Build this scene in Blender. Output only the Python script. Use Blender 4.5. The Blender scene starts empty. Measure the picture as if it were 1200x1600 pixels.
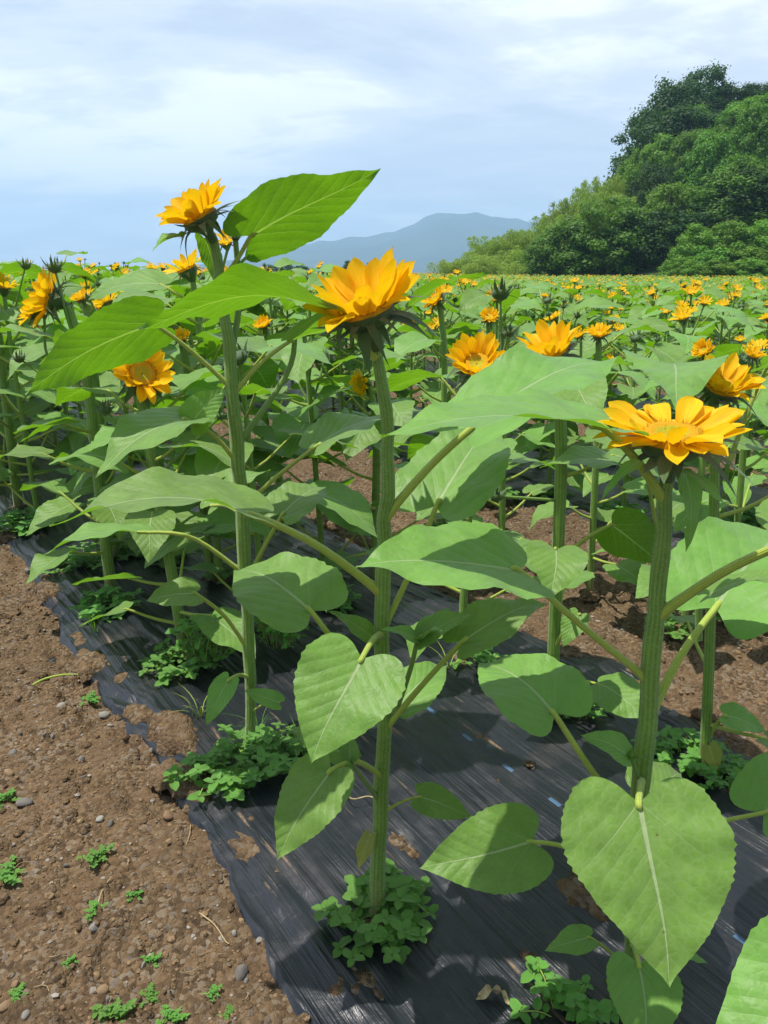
import bpy, math, random
import numpy as np
from mathutils import Vector, Matrix
random.seed(7); rng = np.random.default_rng(11)
S = bpy.context.scene; COL = S.collection
R = math.radians
# ---------------------------------------------------------------- camera
FPX, CX, CY, H = 1200.0, 600.0, 800.0, 1.3      # focal length in photo pixels, photo centre, eye height
TH = math.atan((800 - 425) / FPX)
cd = bpy.data.cameras.new('camera'); cam = bpy.data.objects.new('camera', cd); COL.objects.link(cam)
cd.sensor_fit = 'VERTICAL'; cd.sensor_height = 36; cd.sensor_width = 27; cd.lens = 27.0
cd.clip_start = 0.02; cd.clip_end = 30000
cam.location = (0, 0, H); cam.rotation_euler = (math.pi/2 - TH, 0, 0)
S.camera = cam
# ---------------------------------------------------------------- light
SUN_DIR = Vector((-0.29, 0.0, 0.95)).normalized()
SUN_EL = math.asin(SUN_DIR.z)
sl = bpy.data.lights.new('sun', 'SUN'); sl.energy = 5.0; sl.angle = R(0.6); sl.color = (1.0, 0.955, 0.88)
so = bpy.data.objects.new('sun', sl); COL.objects.link(so)
so.rotation_euler = SUN_DIR.to_track_quat('Z', 'Y').to_euler()
W = bpy.data.worlds.new('World'); S.world = W; W.use_nodes = True
nt = W.node_tree; nt.nodes.clear()
def N(nt, t, **kw):
    n = nt.nodes.new(t)
    for k, v in kw.items(): setattr(n, k, v)
    return n
def math_(nt, op, a, b=None, c=None, clamp=False):
    n = nt.nodes.new('ShaderNodeMath'); n.operation = op; n.use_clamp = clamp
    for i, v in enumerate((a, b, c)):
        if v is None: continue
        if isinstance(v, (int, float)): n.inputs[i].default_value = v
        else: nt.links.new(v, n.inputs[i])
    return n.outputs[0]
def ramp(nt, fac, stops, interp='LINEAR'):
    n = nt.nodes.new('ShaderNodeValToRGB'); n.color_ramp.interpolation = interp
    cr = n.color_ramp
    while len(cr.elements) < len(stops): cr.elements.new(0.5)
    for e, (p, c) in zip(cr.elements, stops):
        e.position = p; e.color = (*c, 1) if len(c) == 3 else c
    nt.links.new(fac, n.inputs[0]); return n.outputs[0]
def mixc(nt, f, a, b, mode='MIX'):
    n = nt.nodes.new('ShaderNodeMix'); n.data_type = 'RGBA'; n.blend_type = mode
    for sock, v in ((n.inputs[0], f), (n.inputs[6], a), (n.inputs[7], b)):
        if isinstance(v, (int, float)): sock.default_value = v
        elif isinstance(v, tuple): sock.default_value = (*v, 1)
        else: nt.links.new(v, sock)
    return n.outputs[2]
def noise(nt, vec, scale, detail=4, rough=0.55, dist=0.0, dims='3D'):
    n = nt.nodes.new('ShaderNodeTexNoise'); n.noise_dimensions = dims
    n.inputs['Scale'].default_value = scale; n.inputs['Detail'].default_value = detail
    n.inputs['Roughness'].default_value = rough; n.inputs['Distortion'].default_value = dist
    if vec is not None: nt.links.new(vec, n.inputs['Vector'])
    return n.outputs['Fac']
def mapping(nt, vec, scale=(1,1,1), rot=(0,0,0), loc=(0,0,0)):
    n = nt.nodes.new('ShaderNodeMapping'); n.inputs['Scale'].default_value = scale
    n.inputs['Rotation'].default_value = rot; n.inputs['Location'].default_value = loc
    nt.links.new(vec, n.inputs['Vector']); return n.outputs[0]
sky = N(nt, 'ShaderNodeTexSky', sky_type='NISHITA', sun_disc=False)
sky.sun_elevation = SUN_EL; sky.sun_rotation = math.atan2(SUN_DIR.x, SUN_DIR.y)
sky.air_density = 1.0; sky.dust_density = 1.6; sky.ozone_density = 1.2
tc = N(nt, 'ShaderNodeTexCoord'); sx = N(nt, 'ShaderNodeSeparateXYZ'); nt.links.new(tc.outputs['Generated'], sx.inputs[0])
zz = math_(nt, 'ADD', math_(nt, 'MAXIMUM', sx.outputs[2], 0.0), 0.16)
cb = N(nt, 'ShaderNodeCombineXYZ')
nt.links.new(math_(nt, 'DIVIDE', sx.outputs[0], zz), cb.inputs[0]); nt.links.new(math_(nt, 'DIVIDE', sx.outputs[1], zz), cb.inputs[1])
c1 = noise(nt, mapping(nt, cb.outputs[0], (0.75, 0.95, 1), (0,0,R(18)), (3.1, 0.4, 0)), 1.0, 9, 0.58, 0.5)
c2 = noise(nt, mapping(nt, cb.outputs[0], (0.35, 0.5, 1), (0,0,R(-12)), (7.3, 2.2, 0)), 1.0, 3, 0.5, 0.2)
c3 = noise(nt, mapping(nt, cb.outputs[0], (2.0, 3.4, 1), (0,0,R(24)), (1.3, 5.2, 0)), 1.0, 8, 0.62, 0.3)
cov = math_(nt, 'ADD', math_(nt, 'MULTIPLY', c1, 0.62), math_(nt, 'ADD', math_(nt, 'MULTIPLY', c2, 0.5), math_(nt, 'MULTIPLY', c3, 0.34)))
covm = ramp(nt, cov, [(0.58, (0.05,)*3), (0.68, (0.45,)*3), (0.78, (1,)*3)], 'EASE')
cloudc = ramp(nt, c1, [(0.38, (10.2, 10.8, 11.8)), (0.60, (13.4, 13.6, 13.9))])
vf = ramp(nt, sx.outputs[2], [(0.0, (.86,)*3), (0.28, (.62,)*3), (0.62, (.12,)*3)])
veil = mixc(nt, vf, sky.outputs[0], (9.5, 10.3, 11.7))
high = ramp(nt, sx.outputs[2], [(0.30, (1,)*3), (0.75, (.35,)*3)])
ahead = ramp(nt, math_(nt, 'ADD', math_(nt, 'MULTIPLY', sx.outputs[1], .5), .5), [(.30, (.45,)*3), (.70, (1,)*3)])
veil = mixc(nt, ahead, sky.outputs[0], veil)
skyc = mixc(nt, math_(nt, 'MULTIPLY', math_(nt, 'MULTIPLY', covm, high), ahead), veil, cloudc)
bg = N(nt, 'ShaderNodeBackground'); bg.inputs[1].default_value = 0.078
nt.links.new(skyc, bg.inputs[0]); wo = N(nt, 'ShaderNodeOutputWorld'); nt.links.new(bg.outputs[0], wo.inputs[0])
S.view_settings.view_transform = 'Standard'; S.view_settings.look = 'None'
S.view_settings.exposure = 0.34; S.view_settings.gamma = 1.0
S.cycles.max_bounces = 7; S.cycles.diffuse_bounces = 3; S.cycles.glossy_bounces = 3; S.cycles.transmission_bounces = 6
S.cycles.transparent_max_bounces = 6; S.cycles.volume_bounces = 1; S.cycles.caustics_reflective = False; S.cycles.caustics_refractive = False
# ---------------------------------------------------------------- helpers
CT, ST = math.cos(TH), math.sin(TH)
def ray(px, py):
    dx = (px - CX) / FPX; dy = -(py - CY) / FPX
    return dx, CT + dy*ST, -ST + dy*CT
def P(px, py, Y):
    "point seen at a photo pixel, standing Y metres ahead of the camera"
    x, y, z = ray(px, py); t = Y / y
    return np.array((x*t, Y, H + z*t))
def G(px, py, z=0.03):
    x, y, zz_ = ray(px, py); t = (z - H) / zz_
    return np.array((x*t, y*t, z))
def zc(p): return p[1]*CT + (H - p[2])*ST           # depth along the view axis
def proj(p):
    d = p[1]*CT - (p[2]-H)*ST; u = p[1]*ST + (p[2]-H)*CT
    return CX + FPX*p[0]/d, CY - FPX*u/d
RD = np.array((-0.565, 0.825)); RN = np.array((0.825, 0.565))    # direction of the planted rows, and across them
def NS(n, s): return RN*n + RD*s
def nrm(v):
    v = np.asarray(v, float); return v / (np.linalg.norm(v) + 1e-12)
_perm = rng.random((256, 256))
def vnoise(x, y):
    xi = np.floor(x).astype(int); yi = np.floor(y).astype(int); fx = x - xi; fy = y - yi
    fx = fx*fx*(3-2*fx); fy = fy*fy*(3-2*fy)
    g = lambda a, b: _perm[a & 255, b & 255]
    return (g(xi,yi)*(1-fx)+g(xi+1,yi)*fx)*(1-fy) + (g(xi,yi+1)*(1-fx)+g(xi+1,yi+1)*fx)*fy
def fbm(x, y, o=4, g=0.5):
    r = 0; a = 1; t = 0
    for i in range(o):
        r = r + a*vnoise(x*2**i + 17.3*i, y*2**i + 5.1*i); t += a; a *= g
    return r / t
class Geo:
    def __init__(s): s.v = []; s.f = []; s.m = []; s.uv = []; s.n = 0
    def add(s, v, f, mat=0, uv=None):
        v = np.asarray(v, float).reshape(-1, 3); f = np.asarray(f, int)
        if f.shape[1] == 3: f = np.hstack([f, -np.ones((len(f), 1), int) - s.n])
        s.v.append(v); s.f.append(f + s.n)
        s.m.append(np.full(len(f), mat) if np.isscalar(mat) else np.asarray(mat))
        s.uv.append(np.zeros((len(v), 2)) if uv is None else np.asarray(uv).reshape(-1, 2)); s.n += len(v)
        return s
    def merge(s, o, M=None, off=(0,0,0)):
        v = np.vstack(o.v)
        if M is not None: v = v @ np.asarray(M).T
        f = np.vstack(o.f); tri = f[:, 3] < 0
        g = f + s.n; g[tri, 3] = -1
        s.v.append(v + np.asarray(off)); s.f.append(g); s.m.append(np.hstack(o.m)); s.uv.append(np.vstack(o.uv)); s.n += len(v)
    def mesh(s, name, mats, smooth=True):
        me = bpy.data.meshes.new(name)
        v = np.vstack(s.v); f = np.vstack(s.f); mi = np.hstack(s.m); uv = np.vstack(s.uv)
        cnt = np.where(f[:, 3] < 0, 3, 4); loops = f.ravel()[f.ravel() >= 0]
        me.vertices.add(len(v)); me.vertices.foreach_set('co', np.ascontiguousarray(v, dtype=np.float32).ravel())
        me.loops.add(len(loops)); me.loops.foreach_set('vertex_index', loops.astype(np.int32))
        me.polygons.add(len(f)); st = np.concatenate([[0], np.cumsum(cnt)[:-1]])
        me.polygons.foreach_set('loop_start', st.astype(np.int32))
        me.polygons.foreach_set('material_index', mi.astype(np.int32))
        me.polygons.foreach_set('use_smooth', np.full(len(f), smooth))
        ul = me.uv_layers.new(name='UVMap'); ul.data.foreach_set('uv', uv[loops].astype(np.float32).ravel())
        for m in (mats if isinstance(mats, (list, tuple)) else [mats]): me.materials.append(m)
        me.update(); me.validate(); return me
def obj(name, data, parent=None, loc=None, M=None):
    o = bpy.data.objects.new(name, data); COL.objects.link(o)
    if parent is not None: o.parent = parent
    if M is not None: o.matrix_local = M
    elif loc is not None: o.location = loc
    return o
def tag(o, label, cat, group=None, kind=None):
    if label: o['label'] = label
    if cat: o['category'] = cat
    if group: o['group'] = group
    if kind: o['kind'] = kind
    return o
def empty(name, loc, label, cat, group=None):
    o = bpy.data.objects.new(name, None); COL.objects.link(o); o.location = loc; o.empty_display_size = .05
    return tag(o, label, cat, group)
def grid_faces(nu, nv):
    i = np.arange(nu-1)[:, None]*nv + np.arange(nv-1)[None, :]
    return np.stack([i, i+1, i+nv+1, i+nv], -1).reshape(-1, 4)
def tube(pts, rad, seg=8, ribs=0.0, cap=True):
    pts = np.asarray(pts, float); n = len(pts); rad = np.broadcast_to(rad, n)
    tan = np.gradient(pts, axis=0); tan /= np.linalg.norm(tan, axis=1)[:, None] + 1e-9
    a = np.array((0.3, 0.95, 0.05)); vs = []; uv = []
    L = np.concatenate([[0], np.cumsum(np.linalg.norm(np.diff(pts, axis=0), axis=1))])
    th = np.linspace(0, 2*math.pi, seg, endpoint=False)
    for i in range(n):
        t = tan[i]; x = nrm(a - t*np.dot(a, t)); y = np.cross(t, x); a = x
        rr = rad[i]*(1 + ribs*np.cos(th*(seg//2)))
        vs.append(pts[i] + (np.cos(th)*rr)[:, None]*x + (np.sin(th)*rr)[:, None]*y)
        uv.append(np.stack([th/(2*math.pi), np.full(seg, L[i])], -1))
    v = np.vstack(vs); uv = np.vstack(uv)
    i = np.arange(n-1)[:, None]*seg; j = np.arange(seg)[None, :]; k = (j+1) % seg
    f = np.stack([i+j, i+k, i+seg+k, i+seg+j], -1).reshape(-1, 4)
    g = Geo(); g.add(v, f, 0, uv)
    if cap:
        c = len(v)
        g.add(np.vstack([vs[-1], pts[-1][None]+tan[-1]*rad[-1]*.3]), [(q, (q+1) % seg, seg) for q in range(seg)], 0)
    return g
def spline(pts, n):
    "Catmull-Rom through points"
    p = np.asarray(pts, float)
    if len(p) == 2: return p[0] + (p[1]-p[0])*np.linspace(0, 1, n)[:, None]
    q = np.vstack([2*p[0]-p[1], p, 2*p[-1]-p[-2]]); out = []
    for t in np.linspace(0, len(p)-1 - 1e-6, n):
        i = int(t); u = t - i; a, b, c, d = q[i:i+4]
        out.append(0.5*((2*b) + (-a+c)*u + (2*a-5*b+4*c-d)*u*u + (-a+3*b-3*c+d)*u**3))
    return np.array(out)
def frame(y, nz):
    y = nrm(y); x = nrm(np.cross(y, nz)); z = np.cross(x, y); return np.stack([x, y, z], 1)   # columns
def M4(rot, loc):
    m = Matrix.Identity(4)
    for i in range(3):
        for j in range(3): m[i][j] = rot[i][j]
        m[i][3] = loc[i]
    return m
# ---------------------------------------------------------------- materials
def new_mat(name):
    m = bpy.data.materials.new(name); m.use_nodes = True; m.node_tree.nodes.clear(); return m, m.node_tree
def out(nt, sh):
    o = nt.nodes.new('ShaderNodeOutputMaterial'); nt.links.new(sh, o.inputs[0])
def principled(nt, col, rough=0.6, spec=0.4, normal=None, sheen=0.0):
    p = nt.nodes.new('ShaderNodeBsdfPrincipled')
    if isinstance(col, tuple): p.inputs['Base Color'].default_value = (*col, 1)
    else: nt.links.new(col, p.inputs['Base Color'])
    if isinstance(rough, (int, float)): p.inputs['Roughness'].default_value = rough
    else: nt.links.new(rough, p.inputs['Roughness'])
    p.inputs['Specular IOR Level'].default_value = spec
    if sheen: p.inputs['Sheen Weight'].default_value = sheen; p.inputs['Sheen Roughness'].default_value = .45
    if normal is not None: nt.links.new(normal, p.inputs['Normal'])
    return p.outputs[0]
def bump(nt, h, strength=0.3, dist=0.01):
    b = nt.nodes.new('ShaderNodeBump'); b.inputs['Strength'].default_value = strength; b.inputs['Distance'].default_value = dist
    nt.links.new(h, b.inputs['Height']); return b.outputs[0]
def addtrans(nt, sh, col, f, normal=None):
    t = nt.nodes.new('ShaderNodeBsdfTranslucent')
    if isinstance(col, tuple): t.inputs[0].default_value = (*col, 1)
    else: nt.links.new(col, t.inputs[0])
    if normal is not None: nt.links.new(normal, t.inputs[1])
    m = nt.nodes.new('ShaderNodeMixShader'); m.inputs[0].default_value = f
    nt.links.new(sh, m.inputs[1]); nt.links.new(t.outputs[0], m.inputs[2]); return m.outputs[0]
def leaf_material(name, top, under, trans, veins=True, tf=0.48, veincol=(0.50, 0.60, 0.33)):
    m, nt = new_mat(name)
    uvn = N(nt, 'ShaderNodeUVMap'); s = N(nt, 'ShaderNodeSeparateXYZ'); nt.links.new(uvn.outputs[0], s.inputs[0])
    oi = N(nt, 'ShaderNodeObjectInfo'); ge = N(nt, 'ShaderNodeNewGeometry'); tc = N(nt, 'ShaderNodeTexCoord')
    n1 = noise(nt, tc.outputs['Object'], 22, 4, .6)
    n2 = noise(nt, tc.outputs['Object'], 130, 2, .6)
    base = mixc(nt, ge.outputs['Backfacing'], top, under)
    v = math_(nt, 'ADD', math_(nt, 'MULTIPLY', n1, 0.7), math_(nt, 'ADD', math_(nt, 'MULTIPLY', oi.outputs['Random'], 0.35), math_(nt, 'MULTIPLY', n2, 0.12)))
    hs = N(nt, 'ShaderNodeHueSaturation'); nt.links.new(base, hs.inputs['Color'])
    nt.links.new(math_(nt, 'ADD', v, 0.42), hs.inputs['Value'])
    nt.links.new(math_(nt, 'ADD', math_(nt, 'MULTIPLY', oi.outputs['Random'], 0.022), 0.496), hs.inputs['Hue'])
    col = hs.outputs[0]; tcol = None; normal = None
    if veins:
        a = math_(nt, 'ABSOLUTE', math_(nt, 'MULTIPLY', math_(nt, 'SUBTRACT', s.outputs[0], 0.5), 2.0))
        wob = math_(nt, 'MULTIPLY', math_(nt, 'SUBTRACT', noise(nt, tc.outputs['Object'], 30, 2, .5), 0.5), 0.03)
        y = math_(nt, 'ADD', s.outputs[1], wob)
        t = math_(nt, 'SUBTRACT', math_(nt, 'SUBTRACT', y, math_(nt, 'MULTIPLY', a, 0.62)), math_(nt, 'MULTIPLY', math_(nt, 'MULTIPLY', a, a), -0.14))
        per = 0.142
        d = math_(nt, 'ABSOLUTE', math_(nt, 'SUBTRACT', math_(nt, 'FRACT', math_(nt, 'ADD', math_(nt, 'DIVIDE', t, per), 0.5)), 0.5))
        d = math_(nt, 'MULTIPLY', d, per)
        ok = math_(nt, 'GREATER_THAN', t, -0.05)
        fade = math_(nt, 'SUBTRACT', 1.0, math_(nt, 'MULTIPLY', a, 0.85))
        strong = math_(nt, 'ADD', math_(nt, 'ADD', 0.20, math_(nt, 'MULTIPLY', ge.outputs['Backfacing'], .35)), math_(nt, 'MULTIPLY', math_(nt, 'LESS_THAN', t, 0.07), 0.55))
        wd = math_(nt, 'MULTIPLY', fade, 0.0075)
        sv = math_(nt, 'SUBTRACT', 1.0, math_(nt, 'DIVIDE', d, wd), clamp=True)
        sv = math_(nt, 'MULTIPLY', math_(nt, 'MULTIPLY', sv, ok), math_(nt, 'MULTIPLY', strong, fade))
        mw = math_(nt, 'MULTIPLY', math_(nt, 'SUBTRACT', 1.08, y), 0.036)
        mv = math_(nt, 'SUBTRACT', 1.0, math_(nt, 'DIVIDE', a, mw), clamp=True)
        mv = math_(nt, 'MINIMUM', math_(nt, 'MULTIPLY', mv, 2.2), 0.9)
        vein = math_(nt, 'MAXIMUM', mv, sv)
        col = mixc(nt, math_(nt, 'MULTIPLY', vein, 0.85), col, veincol)
        pit = math_(nt, 'MULTIPLY', math_(nt, 'MINIMUM', math_(nt, 'DIVIDE', d, 0.05), 1.0), -1.0)
        hgt = math_(nt, 'ADD', math_(nt, 'MULTIPLY', n2, 0.25), math_(nt, 'ADD', math_(nt, 'MULTIPLY', vein, -0.5), math_(nt, 'MULTIPLY', pit, -0.6)))
        vr = N(nt, 'ShaderNodeTexVoronoi'); vr.feature = 'DISTANCE_TO_EDGE'; vr.inputs['Scale'].default_value = 17; nt.links.new(uvn.outputs[0], vr.inputs['Vector'])
        net = math_(nt, 'MINIMUM', math_(nt, 'MULTIPLY', vr.outputs['Distance'], 5.0), 1.0)
        und = noise(nt, uvn.outputs[0], 6.5, 3, .55)
        hgt = math_(nt, 'ADD', hgt, math_(nt, 'ADD', math_(nt, 'MULTIPLY', net, 0.15), math_(nt, 'MULTIPLY', und, 1.5)))
        col = mixc(nt, math_(nt, 'MULTIPLY', math_(nt, 'SUBTRACT', 1.0, net), 0.10), col, veincol)
        normal = bump(nt, hgt, 0.36, 0.0035)
        # a few brown specks
        sp = noise(nt, tc.outputs['Object'], 60, 1, .5)
        spk = ramp(nt, sp, [(0.80, (0,)*3), (0.83, (1,)*3)])
        col = mixc(nt, math_(nt, 'MULTIPLY', spk, 0.8), col, (0.16, 0.10, 0.03))
        tcol = mixc(nt, math_(nt, 'MULTIPLY', vein, 0.7), trans, (trans[0]*2.8, trans[1]*1.9, trans[2]*3+.05))
    rough = ramp(nt, n1, [(0.3, (.42,)*3), (0.7, (.56,)*3)])
    sh = principled(nt, col, rough, 0.46, normal, sheen=0.30)
    out(nt, addtrans(nt, sh, tcol if tcol is not None else trans, tf, normal)); return m
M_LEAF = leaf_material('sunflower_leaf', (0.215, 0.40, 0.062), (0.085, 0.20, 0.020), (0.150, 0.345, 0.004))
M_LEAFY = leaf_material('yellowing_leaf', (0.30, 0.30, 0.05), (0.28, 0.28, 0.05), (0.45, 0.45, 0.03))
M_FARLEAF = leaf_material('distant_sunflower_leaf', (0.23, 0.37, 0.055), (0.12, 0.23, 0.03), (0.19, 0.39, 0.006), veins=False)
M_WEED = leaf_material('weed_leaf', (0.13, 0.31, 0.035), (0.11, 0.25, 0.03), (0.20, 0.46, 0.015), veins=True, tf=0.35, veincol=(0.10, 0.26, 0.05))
def stem_material(name, c1, c2, hue=0.0):
    m, nt = new_mat(name)
    uvn = N(nt, 'ShaderNodeUVMap'); s = N(nt, 'ShaderNodeSeparateXYZ'); nt.links.new(uvn.outputs[0], s.inputs[0])
    tc = N(nt, 'ShaderNodeTexCoord'); cbs = N(nt, 'ShaderNodeCombineXYZ'); nt.links.new(math_(nt, 'MULTIPLY', s.outputs[0], 22), cbs.inputs[0]); nt.links.new(math_(nt, 'MULTIPLY', s.outputs[1], 2.5), cbs.inputs[1])
    st = math_(nt, 'ADD', math_(nt, 'MULTIPLY', math_(nt, 'SUBTRACT', noise(nt, cbs.outputs[0], 1.0, 3, .6), .5), 2.2), math_(nt, 'MULTIPLY', math_(nt, 'SINE', math_(nt, 'MULTIPLY', s.outputs[0], 2*math.pi*12)), .8))
    n1 = noise(nt, tc.outputs['Object'], 60, 4, .6)
    f = math_(nt, 'ADD', math_(nt, 'MULTIPLY', st, 0.22), math_(nt, 'ADD', math_(nt, 'MULTIPLY', n1, 0.6), 0.2), clamp=True)
    col = mixc(nt, f, c1, c2)
    if name == 'sunflower_stem':
        gp = N(nt, 'ShaderNodeNewGeometry'); sz = N(nt, 'ShaderNodeSeparateXYZ'); nt.links.new(gp.outputs['Position'], sz.inputs[0])
        col = mixc(nt, ramp(nt, math_(nt, 'ADD', sz.outputs[2], math_(nt, 'MULTIPLY', n1, .05)), [(.06, (.75,)*3), (.17, (0,)*3)]), col, (.17, .12, .05))
        sc_ = noise(nt, tc.outputs['Object'], 35, 3, .7); col = mixc(nt, ramp(nt, sc_, [(.66, (0,)*3), (.72, (.5,)*3)]), col, (.16, .13, .05))
    b = bump(nt, math_(nt, 'ADD', math_(nt, 'MULTIPLY', st, .5), noise(nt, tc.outputs['Object'], 600, 2, .6)), 0.5, 0.002)
    out(nt, addtrans(nt, principled(nt, col, 0.5, 0.4, b, sheen=0.25), (0.22, 0.40, 0.03), 0.04)); return m
M_STEM = stem_material('sunflower_stem', (0.060, 0.140, 0.012), (0.26, 0.43, 0.07))
M_PET = stem_material('leaf_stalk', (0.23, 0.33, 0.022), (0.46, 0.55, 0.085))
M_DARKG = stem_material('bract_green', (0.028, 0.065, 0.012), (0.07, 0.14, 0.03))
def simple(name, c1, c2, scale, rough=0.7, spec=0.3, bs=0.3, bd=0.005, trans=None, tf=0.3, randv=0.0):
    m, nt = new_mat(name); tc = N(nt, 'ShaderNodeTexCoord'); n1 = noise(nt, tc.outputs['Object'], scale, 5, .6)
    col = mixc(nt, ramp(nt, n1, [(.35, (0,)*3), (.65, (1,)*3)]), c1, c2)
    if randv:
        oi = N(nt, 'ShaderNodeObjectInfo'); hs = N(nt, 'ShaderNodeHueSaturation'); nt.links.new(col, hs.inputs['Color'])
        nt.links.new(math_(nt, 'ADD', math_(nt, 'MULTIPLY', oi.outputs['Random'], randv), 1-randv/2), hs.inputs['Value'])
        nt.links.new(math_(nt, 'ADD', math_(nt, 'MULTIPLY', oi.outputs['Random'], 0.04), 0.48), hs.inputs['Hue']); col = hs.outputs[0]
    sh = principled(nt, col, rough, spec, bump(nt, n1, bs, bd))
    out(nt, addtrans(nt, sh, trans, tf) if trans else sh); return m
def petal_material():
    m, nt = new_mat('sunflower_petal')
    uvn = N(nt, 'ShaderNodeUVMap'); s = N(nt, 'ShaderNodeSeparateXYZ'); nt.links.new(uvn.outputs[0], s.inputs[0])
    cb = N(nt, 'ShaderNodeCombineXYZ'); nt.links.new(math_(nt, 'MULTIPLY', s.outputs[0], 14), cb.inputs[0]); nt.links.new(s.outputs[1], cb.inputs[1])
    n1 = noise(nt, cb.outputs[0], 1.5, 3, .5); oi = N(nt, 'ShaderNodeObjectInfo')
    col = mixc(nt, s.outputs[1], (0.94, 0.53, 0.004), (0.95, 0.68, 0.012))
    col = mixc(nt, ramp(nt, n1, [(.42, (0,)*3), (.62, (.8,)*3)]), col, (0.88, 0.42, 0.003))
    b = bump(nt, n1, 0.5, 0.002)
    out(nt, addtrans(nt, principled(nt, col, 0.55, 0.25, b), (0.97, 0.62, 0.007), 0.40, b)); return m
M_PETAL = petal_material()
M_DISC = simple('flower_disc_gold', (0.45, 0.22, 0.01), (0.72, 0.42, 0.02), 260, 0.8, 0.1, 0.8, 0.002)
M_DISCG = simple('flower_disc_centre', (0.34, 0.32, 0.02), (0.55, 0.45, 0.03), 240, 0.8, 0.1, 0.8, 0.002)
M_DISCB = simple('flower_disc_brown', (0.10, 0.035, 0.008), (0.28, 0.11, 0.015), 240, 0.8, 0.1, 0.8, 0.002)
M_HAIR = simple('stem_hair', (0.5, 0.56, 0.38), (0.6, 0.64, 0.45), 5, 0.5, 0.3, 0, 0.001, (0.6, 0.65, 0.4), 0.5)
M_BUD = simple('bud_green', (0.10, 0.20, 0.03), (0.20, 0.34, 0.05), 90, 0.6, .3, .3, .002, (0.25, 0.45, 0.03), 0.3)
def soil_material():
    m, nt = new_mat('brown_soil'); ge = N(nt, 'ShaderNodeNewGeometry'); p = ge.outputs['Position']
    big = noise(nt, p, 1.6, 5, .6); mid = noise(nt, p, 14, 6, .65); fine = noise(nt, p, 160, 4, .7)
    vo = N(nt, 'ShaderNodeTexVoronoi'); vo.inputs['Scale'].default_value = 95; nt.links.new(p, vo.inputs['Vector'])
    vo2 = N(nt, 'ShaderNodeTexVoronoi'); vo2.inputs['Scale'].default_value = 210; nt.links.new(p, vo2.inputs['Vector'])
    base = ramp(nt, mid, [(.32, (.040, .026, .015)), (.5, (.096, .064, .036)), (.70, (.165, .112, .061))])
    base = mixc(nt, ramp(nt, big, [(.42, (0,)*3), (.66, (.65,)*3)]), base, (.215, .135, .070))
    hsv = N(nt, 'ShaderNodeSeparateColor'); nt.links.new(vo.outputs['Color'], hsv.inputs[0])
    grav = ramp(nt, hsv.outputs[0], [(0, (.034, .025, .016)), (.35, (.105, .068, .036)), (.7, (.20, .130, .068)), (.93, (.24, .20, .15)), (1, (.12, .11, .10))])
    gm = ramp(nt, noise(nt, p, 5.5, 4, .6), [(.38, (.25,)*3), (.62, (.85,)*3)])
    col = mixc(nt, gm, base, grav)
    col = mixc(nt, math_(nt, 'MULTIPLY', fine, .35), col, (.10, .062, .038))
    h = math_(nt, 'ADD', math_(nt, 'MULTIPLY', mid, 1.0), math_(nt, 'ADD', math_(nt, 'MULTIPLY', vo.outputs['Distance'], -.55), math_(nt, 'ADD', math_(nt, 'MULTIPLY', vo2.outputs['Distance'], -.25), math_(nt, 'MULTIPLY', fine, .35))))
    out(nt, principled(nt, col, 0.92, 0.15, bump(nt, h, 0.85, 0.012))); return m
M_SOIL = soil_material()
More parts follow.
